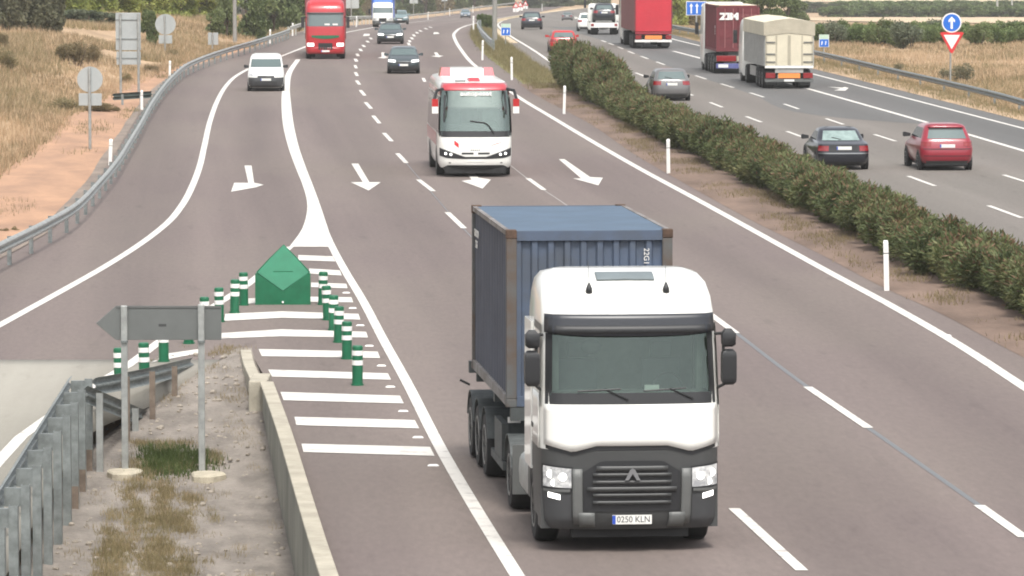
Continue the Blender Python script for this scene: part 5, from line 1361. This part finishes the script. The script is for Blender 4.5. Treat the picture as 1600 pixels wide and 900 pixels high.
# ------------------------------------------------------------------ coach
def coach():
    t = thing('coach', (0, 0, 0), 'white and red midi coach with big greenish windscreen in the middle lane', 'coach')
    L = 9.2
    h = Hull([(.30, .10, L - .1, 1.12, .25, .2), (.42, .03, L - .03, 1.18, .3, .2), (.75, 0, L, 1.2, .34, .2), (1.10, .03, L, 1.2, .34, .2), (1.32, .10, L, 1.2, .33, .2), (2.2, .30, L - .02, 1.17, .33, .2), (2.78, .52, L - .05, 1.12, .33, .22),
              (2.93, .66, L - .08, 1.09, .33, .25), (3.02, .95, L - .15, 1.02, .35, .3), (3.06, 1.4, L - .4, .86, .3, .3)], .16, .05)
    nf = h.nfront(); mb = MB()
    h.body(mb, 0, lambda a, b, i: 1.32 <= (a + b) / 2 < 2.76 and 1 <= i <= nf - 3, .1)
    mb.build('body', M['p_white'], t, angle=40)
    def P(nm, m, fn, par=t, solid=0):
        x = MB(); fn(x); return x.build(nm, M[m], par, angle=50, solid=solid)
    P('windscreen', 'windb', lambda x: h.patch(x, 'f', 1.33, 2.79, -.985, .985, .006, 24, 10))
    P('dark_band', 'black', lambda x: h.patch(x, 'f', 1.28, 1.47, -.97, .97, .010, 24, 2))
    P('red_brow', 'p_pink', lambda x: h.patch(x, 'f', 2.75, 2.985, -.99, .99, .012, 24, 3), t, .02)
    P('roof_scoop', 'p_pink', lambda x: x.loft([[(-.20, .95, 3.0), (.20, .95, 3.0), (.22, 1.6, 3.04), (-.22, 1.6, 3.04)], [(-.15, 1.05, 3.12), (.15, 1.05, 3.12), (.18, 1.6, 3.14), (-.18, 1.6, 3.14)]]))
    P('roof_vent', 'grey_m', lambda x: x.box(-.62, -.28, .98, 1.25, 3.01, 3.055))
    o = P('air_conditioner', 'p_white', lambda x: x.loft([[(-.85, 5.6, 3.04), (.85, 5.6, 3.04), (.85, 7.9, 3.04), (-.85, 7.9, 3.04)], [(-.78, 5.8, 3.30), (.78, 5.8, 3.30), (.78, 7.7, 3.30), (-.78, 7.7, 3.30)]]))
    for sd in (-1, 1): P('red_end', 'p_pink', lambda x: x.loft([[(sd * .56, 5.55, 3.04), (sd * .92, 5.55, 3.04), (sd * .92, 6.8, 3.04), (sd * .56, 6.8, 3.04)], [(sd * .56, 5.68, 3.33), (sd * .86, 5.68, 3.33), (sd * .86, 6.7, 3.33), (sd * .56, 6.7, 3.33)]]), o)
    # inside
    P('dashboard', 'dark', lambda x: (x.box(-1.05, 1.05, .62, 1.0, .9, 1.42), x.box(-1.0, 1.0, .62, .95, 1.42, 1.54), x.box(-.95, .3, .55, .9, 1.3, 1.66)))
    P('floor', 'cabin', lambda x: x.box(-1.1, 1.1, .7, 8.8, .85, .9))
    for i in range(4):
        for sx in (-.72, .72):
            P('seat', 'seat', lambda x: (x.box(sx - .34, sx + .34, 1.9 + i * 1.4, 2.05 + i * 1.4, .9, 2.0)))
    P('ceiling', 'cabin', lambda x: x.box(-.98, .98, 1.1, 8.6, 2.74, 2.78)); P('rear_trim', 'cabin', lambda x: x.box(-1.1, 1.1, 7.6, 7.7, .9, 2.7))
    P('roof_locker', 'cabin', lambda x: [x.box(sd * .62, sd * 1.05, 1.6, 8.4, 2.3, 2.7) for sd in (-1, 1)])
    P('driver_seat', 'seat', lambda x: (x.box(.30, .82, 1.3, 1.45, .9, 2.1)))
    ring = [Vector((.55 + .22 * math.cos(a), 1.0 + .12 * math.sin(a), 1.62 + .18 * math.sin(a))) for a in [2 * math.pi * i / 16 for i in range(17)]]
    st = MB(); st.path(ring, .02, 5); st.build('steering_wheel', M['black'], t)
    # front details
    eye = lambda q: .93 + .17 * max(0, abs(q) - .2)
    P('lamp_band', 'black', lambda x: h.patch(x, 'f', lambda q: .60 + .10 * max(0, abs(q) - .35) ** 2 - .02 * (1 - abs(q)) + .25 * max(0, abs(q) - .8), lambda q: .655 + .42 * max(0, abs(q) - .30), -.975, .975, .010, 40, 3))
    for sd in (-1, 1):
        for q in (.68, .82): 
            z = .61 + .18 * q; y = h.fy(sd * q * 1.19, z) - .012
            MB().tube((sd * q * 1.19, y, z), (sd * q * 1.19, y - .03, z), .042, n=14).build('headlight', M['lamp_on'], t, angle=40)
        P('grille_slot', 'black', lambda x: h.patch(x, 'f', .735, .79, sd * .06, sd * .38, .010, 5, 1))
        P('fog_lamp', 'grey_m', lambda x: h.patch(x, 'f', .44, .48, sd * .68, sd * .74, .01, 2, 1))
    P('front_skirt', 'tyre', lambda x: (h.patch(x, 'f', .29, lambda q: .385 - .10 * max(0, abs(q) - .78) / .2, -.95, .95, .012, 24, 2), x.box(-1.0, 1.0, .16, .4, .12, .34)))
    P('number_plate', 'plate', lambda x: h.patch(x, 'f', .49, .58, -.24, .24, .014, 4, 2))
    P('red_emblem', 'red_sign', lambda x: h.patch(x, 'f', lambda q: 1.00 - .9 * (q + .53) + .0, lambda q: 1.14 - .9 * (q + .53), -.58, -.46, .010, 5, 2))
    P('faint_mark', 'p_pink', lambda x: h.patch(x, 'f', lambda q: 1.02 + .35 * (q - .45), lambda q: 1.035 + .35 * (q - .45), .42, .70, .010, 8, 1))
    P('front_lettering', 'grey_m', lambda x: [h.patch(x, 'f', .85, .885, s_, s_ + .035, .010, 1, 1) for s_ in (-.14, -.085, -.03, .025, .08)])
    y = h.fy(0, 2.66) - .05
    o = txt('windscreen_lettering', 'autopesat', .21, (.03, y, 2.655), (math.pi / 2 - .3, 0, 0), M['white'], t, .002, 1.25, .003)
    for a, c in (((-.98, 2.6), (-1.02, 1.75)), ((.98, 2.72), (1.02, 2.0))): MB().tube((a[0], h.fy(a[0], a[1]) - .03, a[1]), (c[0], h.fy(c[0], c[1]) - .03, c[1]), .03, n=6).build('dark_strip', M['black'], t)
    MB().path([(.60, h.fy(.6, 1.4) - .04, 1.40), (.42, h.fy(.4, 1.62) - .05, 1.66), (.28, h.fy(.3, 1.72) - .05, 1.74), (-.18, h.fy(.2, 1.78) - .05, 1.79)], .022, 6).build('wiper', M['black'], t)
    MB().box(-.60, -.28, .70, .74, 1.52, 1.60).build('paper', M['white'], t)
    for sd in (-1, 1):
        m = P('wing_mirror', 'p_redc', lambda x: x.loft([[(sd * 1.22, .05, z), (sd * 1.42, .05, z), (sd * 1.42, .22, z), (sd * 1.22, .22, z)] for z in (2.26, 2.50)]))
        P('white_half', 'p_white', lambda x: x.loft([[(sd * 1.22, .05, z), (sd * 1.42, .05, z), (sd * 1.42, .22, z), (sd * 1.22, .22, z)] for z in (2.04, 2.255)]), m)
        MB().path([(sd * 1.05, .6, 2.80), (sd * 1.26, .22, 2.76), (sd * 1.34, .14, 2.50)], .05, 7).build('mirror_arm', M['black'], m)
        P('side_windows', 'glass_b', lambda x: h.side(x, sd, 1.40, 2.55, .0, .97, .006, 10))
        P('red_side_band', 'p_pink', lambda x: (h.side(x, sd, .95, 1.36, .15, .98, .008, 10), h.side(x, sd, 2.6, 2.75, .0, .98, .006)))
        for y_ in (1.9, 6.9):
            n = 18; x = MB(); x.loft([[(sd * q, y_ + .52 * math.cos(a), .44 + .52 * math.sin(a)) for a in [2 * math.pi * i / n for i in range(n)]] for q in (1.0, 1.205)]); x.build('wheel_arch', M['black'], t)
            wheel(t, sd * 1.07, y_, .44, .27, sd, 'rim_d')
    P('underbody', 'black', lambda x: x.box(-1.0, 1.0, .5, 8.9, .2, .42))
    return t
cs = coach(); pc = hit(744, 273); cs.scale = (1.03, 1, 1.05); cs.location = (pc.x, pc.y - 1.6, 0); cs.rotation_euler = (0, 0, -math.atan(sl(870, 190, RWHITE)))

# ------------------------------------------------------------------ simple lorry cab for the far lorries
def lorry_cab(t, main, W=1.22, zt_=3.6, roof='p_red', y1=2.2, glass='glass_o', lit=False, visor=True, grille='green_p', bumper=None, low=.3):
    k = zt_ / 3.66
    h = Hull([(z * (k if z > 1 else 1), yf, min(yr, y1), w * W / 1.225, rf, rr) for z, yf, yr, w, rf, rr in CAB()], .12, 0)
    mb = MB(); h.body(mb); mb.build('cab', M[main], t, angle=40)
    def P(nm, m, fn, solid=0, par=t):
        x = MB(); fn(x); return x.build(nm, M[m], par, angle=50, solid=solid)
    P('windscreen', glass, lambda x: h.patch(x, 'f', 2.10 * k, 2.88 * k, -.93, .93, .012, 16, 6))
    if visor: P('sun_visor', 'dark', lambda x: h.patch(x, 'f', 2.88 * k, 2.98 * k, -.95, .95, .06, 16, 2), .02)
    P('bumper', bumper or main, lambda x: h.patch(x, 'f', .34, .72, -.99, .99, .02, 16, 3), .02)
    P('lower_grille', 'black', lambda x: h.patch(x, 'f', .58, 1.0, -.36, .36, .03, 8, 3))
    if grille: P('badge_band', grille, lambda x: h.patch(x, 'f', lambda q: 1.40 * k - .10 * (1 - (q / .7) ** 2), lambda q: 1.52 * k, -.70, .70, .02, 14, 2))
    for sd in (-1, 1):
        P('headlight', 'lamp_on' if lit else 'lamp', lambda x: h.patch(x, 'f', .80, 1.0, sd * .58, sd * .93, .026, 6, 2))
        m = P('wing_mirror', 'black', lambda x: x.box(min(sd * 1.3, sd * 1.5), max(sd * 1.3, sd * 1.5), .12, .3, 2.0 * k, 2.7 * k))
        MB().tube((sd * 1.18, .4, 2.7 * k), (sd * 1.35, .25, 2.65 * k), .03).build('mirror_arm', M['black'], m)
        P('side_window', 'glass_b', lambda x: h.side(x, sd, 2.15 * k, 2.85 * k, .08, .6, .006))
        for y in (1.45,): wheel(t, sd * (W - .17), y, .5, .32, sd, 'rim_d')
    plate(t, h, 'f', .50, y=h.fy(0, .5) - .035)
    return h
def box_trailer(t, y0, L, z0, z1, side, rear, roof=None, W=1.275, front=None):
    MB().box(-W, W, y0, y0 + L, z0, z1).build('box_body', M[side], t, bevel=.04)
    return t
# red lorry facing the camera
t = thing('lorry', (0, 0, 0), 'red articulated lorry with lit headlights and green badge band behind the white van', 'lorry')
h = lorry_cab(t, 'p_red', lit=True, zt_=3.55)
MB().loft([[(-1.0, .62, 3.42), (1.0, .62, 3.42), (1.05, 2.1, 3.5), (-1.05, 2.1, 3.5)], [(-.95, 1.5, 4.0), (.95, 1.5, 4.0), (1.0, 2.15, 4.02), (-1.0, 2.15, 4.02)]]).build('roof_deflector', M['p_pink'], t, bevel=.04)
for x in (-.05, .45): MB().box(x, x + .32, h.fy(.3, 2.12) - .02, h.fy(.3, 2.12) - .014, 2.10, 2.2).build('paper', M['white'], t)
MB().box(-1.275, 1.275, 2.9, 15.5, 1.15, 4.05).build('curtain_body', M['tarp_red'], t, bevel=.05)
MB().box(-1.28, 1.28, 2.86, 2.89, 1.2, 4.06).build('front_wall', M['tarp_dk'], t)
MB().box(-.5, .5, .8, 15.3, .8, 1.14).build('frame', M['chassis'], t); axle(t, 4.8); 
for y in (11, 12.3, 13.6): axle(t, y)
fin(t, 508.5, 92.5, -.035)
# blue lorry
t = thing('lorry', (0, 0, 0), 'small lorry with cream cab and blue box body, farther up the near carriageway', 'lorry')
lorry_cab(t, 'p_white', W=1.1, zt_=2.75, grille=None, visor=False, bumper='grey_m', glass='glass_o')
MB().box(-1.2, 1.2, 2.0, 8.5, 1.0, 3.4).build('box_body', M['box_blue'], t, bevel=.06)
MB().loft([[(-1.0, .8, 2.68), (1.0, .8, 2.68), (1.1, 1.98, 2.7), (-1.1, 1.98, 2.7)], [(-.95, 1.3, 3.3), (.95, 1.3, 3.3), (1.1, 1.98, 3.35), (-1.1, 1.98, 3.35)]]).build('wind_deflector', M['box_blue'], t, bevel=.04)
MB().box(-.4, .4, .8, 8.3, .6, .98).build('frame', M['chassis'], t); axle(t, 6.4, .45, 1.1)
fin(t, 598, 42.5, -.01); t.scale = (.84, .84, .80)
# red curtain trailer seen from behind (near end y=0 is the tail)
def tail_lorry(name, label, L, cabm, cabh=3.6):
    t = thing(name, (0, 0, 0), label, 'lorry'); return t
def back_cab(t, y, main, zt_=3.5):
    h = Hull([(z * zt_ / 3.66 if z > 1 else z, -(2.2), -yf, w, rr, rf) for z, yf, yr, w, rf, rr in CAB()], 0, .1)
    mb = MB(); h.body(mb); o = mb.build('cab', M[main], t, angle=40); o.location = (0, y + 2.4, 0)
    for sd in (-1, 1):
        o = MB().box(min(sd * 1.3, sd * 1.5), max(sd * 1.3, sd * 1.5), -.3, -.12, 2.0, 2.7).build('wing_mirror', M['black'], t); o.location = (0, y + 2.4, 0)
        wheel(t, sd * 1.05, y + .9, .5, .32, sd, 'rim_d')
t = tail_lorry('lorry', 'lorry with a red curtain trailer seen from behind, left of the blue lane sign', 13, 'p_white')
MB().box(-1.275, 1.275, .12, 13.4, 1.15, 4.05).build('side_curtain', M['tarp_dk'], t, bevel=.05)
MB().box(-1.19, 1.19, .02, .117, 1.16, 3.82).build('rear_curtain', M['tarp_red'], t, bevel=.03)
MB().box(-1.27, 1.27, .03, .117, 3.84, 4.04).build('rear_header', M['tarp_dk'], t); MB().box(-1.22, 1.22, .03, .118, .98, 1.145).build('rear_sill', M['p_cherry'], t)
MB().box(-.5, .5, .3, 14, .75, 1.1).build('frame', M['chassis'], t)
def flip_rear(t, z, **k):
    n0 = set(C.objects); rear_end(t, 0, z=z, **k)
    for o in set(C.objects) - n0: o.rotation_euler = (0, 0, math.pi); o.location = (0, .12, 0)
flip_rear(t, .62)
for y in (2.6, 3.9, 5.2): axle(t, y)
axle(t, 11.5); back_cab(t, 13.6, 'p_white', 3.7)
fin(t, 1021, 76.5, sl(1040, 75, LC) * .62, False)
# maroon container lorry
t = tail_lorry('lorry', 'white cab lorry carrying the maroon container, grey skeletal chassis with blue bumper', 12, 'p_white')
MB().box(-.5, .5, .2, 8.5, .95, 1.24).build('frame', M['chassis'], t); MB().box(-1.2, -.1, .05, .25, .70, 1.02).build('tail_light', M['tail'], t, bevel=.02); MB().box(-.05, 1.15, .04, .2, .70, 1.0).build('pale_board', M['tarp_b'], t)
MB().box(-1.22, 1.22, 0, .15, .30, .58).build('rear_bumper', mat('blue_bumper', (.10, .11, .28), .5, noise_amt=.2), t, bevel=.02); MB().box(-1.1, -.55, -.02, -.003, .36, .54).build('number_plate', M['plate'], t)
for y in (1.6, 2.9, 4.2): axle(t, y); mudguard(t, y, .57)
axle(t, 6.0); back_cab(t, 6.7, 'p_white', 3.8)
SLR = sl(1180, 148, ROWB)
fin(t, 1153, 115.5, SLR)
mt = t
ct2 = container('maroon shipping container with white ZIM lettering behind the beige trailer', 'c_maroon', 'c_maroon', 'tarp_t', 'c_maroon', 'c_maroon', L=6.06, doors=True)
b = MB()
for sx in (-1, 1):
    x0, x1 = sorted((sx * .015, sx * 1.06)); b.box(x0, x1, .015, .07, .16, 2.43)
    for z in (.45, .75, 1.35, 1.6, 2.2): b.box(x0 + .05, x1 - .05, -.004, .0145, z, z + .06)
b.build('door', M['c_maroon'], ct2)
for x in (-.74, -.28, .28, .74):
    o = MB().tube((x, -.025, .2), (x, -.025, 2.4), .022, n=8).build('lock_bar', M['c_maroon_l'], ct2)
txt('lettering', 'ZIM', .50, (-.50, -.036, 1.95), (math.pi / 2, 0, 0), M['white'], ct2, .004, 1.25, .03)
txt('lettering', 'ZCSU 810', .20, (.62, -.036, 2.0), (math.pi / 2, 0, 0), M['c_maroon_l'], ct2, .003, 1.0)
txt('side_lettering', 'ZIM', .32, (-1.222, .7, 1.2), (math.pi / 2, math.pi / 2, -math.pi / 2), M['white'], ct2, .003)
ct2.rotation_euler = mt.rotation_euler; ct2.location = mt.location + Vector((0, .05, 1.25))
# beige tipper / tarpaulin trailer
t = tail_lorry('lorry', 'lorry with a beige tarpaulin topped trailer seen from behind, largest on the far carriageway', 12, 'p_white')
Lb = 10.0; W = 1.27
MB().box(-W, W, .06, Lb, 1.15, 3.05).build('side_wall', M['alu'], t, bevel=.02)
for i in range(14):
    for sd in (-1, 1): MB().box(min(sd * (W + .002), sd * (W + .035)), max(sd * (W + .002), sd * (W + .035)), .3 + i * .7, .40 + i * .7, 1.2, 3.0).build('side_rib', M['alu'], t)

hp = lambda x: 3.42 + .16 * (1 - abs(x) / 1.3)
xs_ = [-1.31, -1.31, -.65, 0, .65, 1.31, 1.31]
def hood(y): return [(-1.31, y, 2.72), (-1.31, y, 3.40), (-.65, y, 3.52 + .02 * math.sin(y * 2)), (0, y, 3.60), (.65, y, 3.52 + .02 * math.sin(y * 2.3)), (1.31, y, 3.40), (1.31, y, 2.72)]
b = MB(); b.loft([hood(.0 + Lb * i / 20) for i in range(21)]); b.build('tarpaulin', M['tarp_t'], t)
b = MB(); b.prism([(-1.315, 2.72), (-1.315, 3.40), (-.65, 3.52), (0, 3.60), (.65, 3.52), (1.315, 3.40), (1.315, 2.72), (0, 2.86)], -.03, -.004); b.build('rear_flap', M['tarp_b'], t)
b = MB(); b.box(-1.22, 1.22, -.002, .055, 1.2, 2.9); db = b.build('rear_door', M['tarp_t'], t, bevel=.01)
b = MB()
for x in (-1.18, -.66, -.04, .04, .66, 1.18): b.box(x - .035, x + .035, -.03, -.004, 1.2, 2.74)
b.build('door_frame', M['tarp_b'], t)
for x0, x1 in ((-1.2, -.72), (.72, 1.2)):
    for z in (1.35, 1.75, 2.35): MB().box(x0, x1, -.045, -.0305, z, z + .06).build('hinge', M['grey_m'], t)
MB().box(-1.24, 1.24, -.05, .1, 1.06, 1.185).build('rear_sill', M['white'], t, bevel=.01)
MB().box(-.72, .72, .02, .08, .82, 1.05).build('grey_board', M['alu'], t)
flip_rear(t, .52, lampw=.52, bumper='grey_m')
MB().box(-.5, .5, .3, 11, .7, 1.05).build('frame', M['chassis'], t)
[MB().box(sd * 1.12 - .03, sd * 1.12 + .03, 5.2, 8.0, .5, 1.0).build('side_guard', M['alu'], t) for sd in (-1, 1)]
for y in (1.5, 2.8, 4.1): axle(t, y)
axle(t, 9.3); back_cab(t, 11.0, 'p_white', 3.3)
fin(t, 1233, 139, sl(1236, 166, ROWB))
# breakdown truck with a car on its bed
t = thing('breakdown_truck', (0, 0, 0), 'white breakdown truck carrying a dark car, left of the red trailer', 'truck')
MB().box(-1.05, 1.05, 0, 5.0, .82, .95).build('flat_bed', M['alu'], t); MB().box(-1.08, 1.08, -.08, -.003, .55, .93).build('rear_beam', M['white'], t, bevel=.02)
MB().box(-.35, .35, .2, 6.6, .5, .8).build('frame', M['chassis'], t)
for sd in (-1, 1): 
    MB().box(min(sd * .8, sd * 1.02), max(sd * .8, sd * 1.02), -.11, -.0805, .68, .86).build('tail_light', M['tail'], t); MB().box(sd * 1.1 - .05, sd * 1.1 + .05, .2, 5.0, .9, 1.05).build('bed_rail', M['alu'], t)
axle(t, 1.3, .38, 1.02)
MB().box(-.9, .9, 5.2, 5.26, .9, 1.9).build('head_board', M['alu'], t)
back_cab(t, 5.3, 'p_white', 2.3)
fin(t, 944, 54.5, .005); bt = t
t = car('car', 'dark car riding on the bed of the white breakdown truck', 'car', 'p_navy', 'hatch', 4.1, 1.72, 1.46, group=G2); turn(t, 4.1)
if 'hull_len' in t: del t['hull_len']
t.location = bt.location + Vector((0.0, .15, .955)); t.rotation_euler = bt.rotation_euler
for o in bpy.data.objects:
    if 'hull_len' in o: del o['hull_len']

# ------------------------------------------------------------------ light, sky, air
wd = bpy.data.worlds.new('World'); S.world = wd; wd.use_nodes = True
nt = wd.node_tree; N = nt.nodes; Lk = nt.links; bg = N['Background']
sky = N.new('ShaderNodeTexSky'); sky.sky_type = 'NISHITA'; sky.sun_disc = False
EL, AZ = 60, 168      # the sun stands high behind thin cloud, behind the camera's left shoulder
sky.sun_elevation = R(EL); sky.sun_rotation = R(AZ); sky.dust_density = 4; sky.air_density = 1
hs = N.new('ShaderNodeHueSaturation'); hs.inputs['Saturation'].default_value = .22; hs.inputs['Value'].default_value = 1.0
Lk.new(sky.outputs[0], hs.inputs['Color']); Lk.new(hs.outputs[0], bg.inputs[0]); bg.inputs[1].default_value = .125
sd = bpy.data.lights.new('sun', 'SUN'); sd.energy = 1.5; sd.angle = R(13); sd.color = (1, .95, .88)
so = bpy.data.objects.new('sun', sd); C.objects.link(so)
dirv = Vector((math.cos(R(EL)) * math.sin(R(AZ)), math.cos(R(EL)) * math.cos(R(AZ)), math.sin(R(EL))))
so.rotation_euler = dirv.to_track_quat('Z', 'Y').to_euler(); so.location = (0, 0, 60)
S.render.engine = 'CYCLES'; S.cycles.use_denoising = True; S.cycles.max_bounces = 6; S.cycles.transparent_max_bounces = 12
S.cycles.filter_width = 1.9
S.view_settings.view_transform = 'Standard'; S.view_settings.look = 'None'; S.view_settings.gamma = 1; S.view_settings.exposure = EXPO

HZ = MB().box(-1400, 1400, -60, 2600, -60, 70).build('haze', bpy.data.materials.new('haze')); HZ['kind'] = 'stuff'
hm = HZ.data.materials[0]; hm.use_nodes = True; hn = hm.node_tree.nodes; hn.remove(hn['Principled BSDF'])
hv = hn.new('ShaderNodeVolumePrincipled'); hv.inputs['Color'].default_value = (.93, .93, .90, 1); hv.inputs['Density'].default_value = .00022; hv.inputs['Anisotropy'].default_value = .2
hm.node_tree.links.new(hv.outputs[0], hn['Material Output'].inputs['Volume'])
S.cycles.volume_bounces = 0
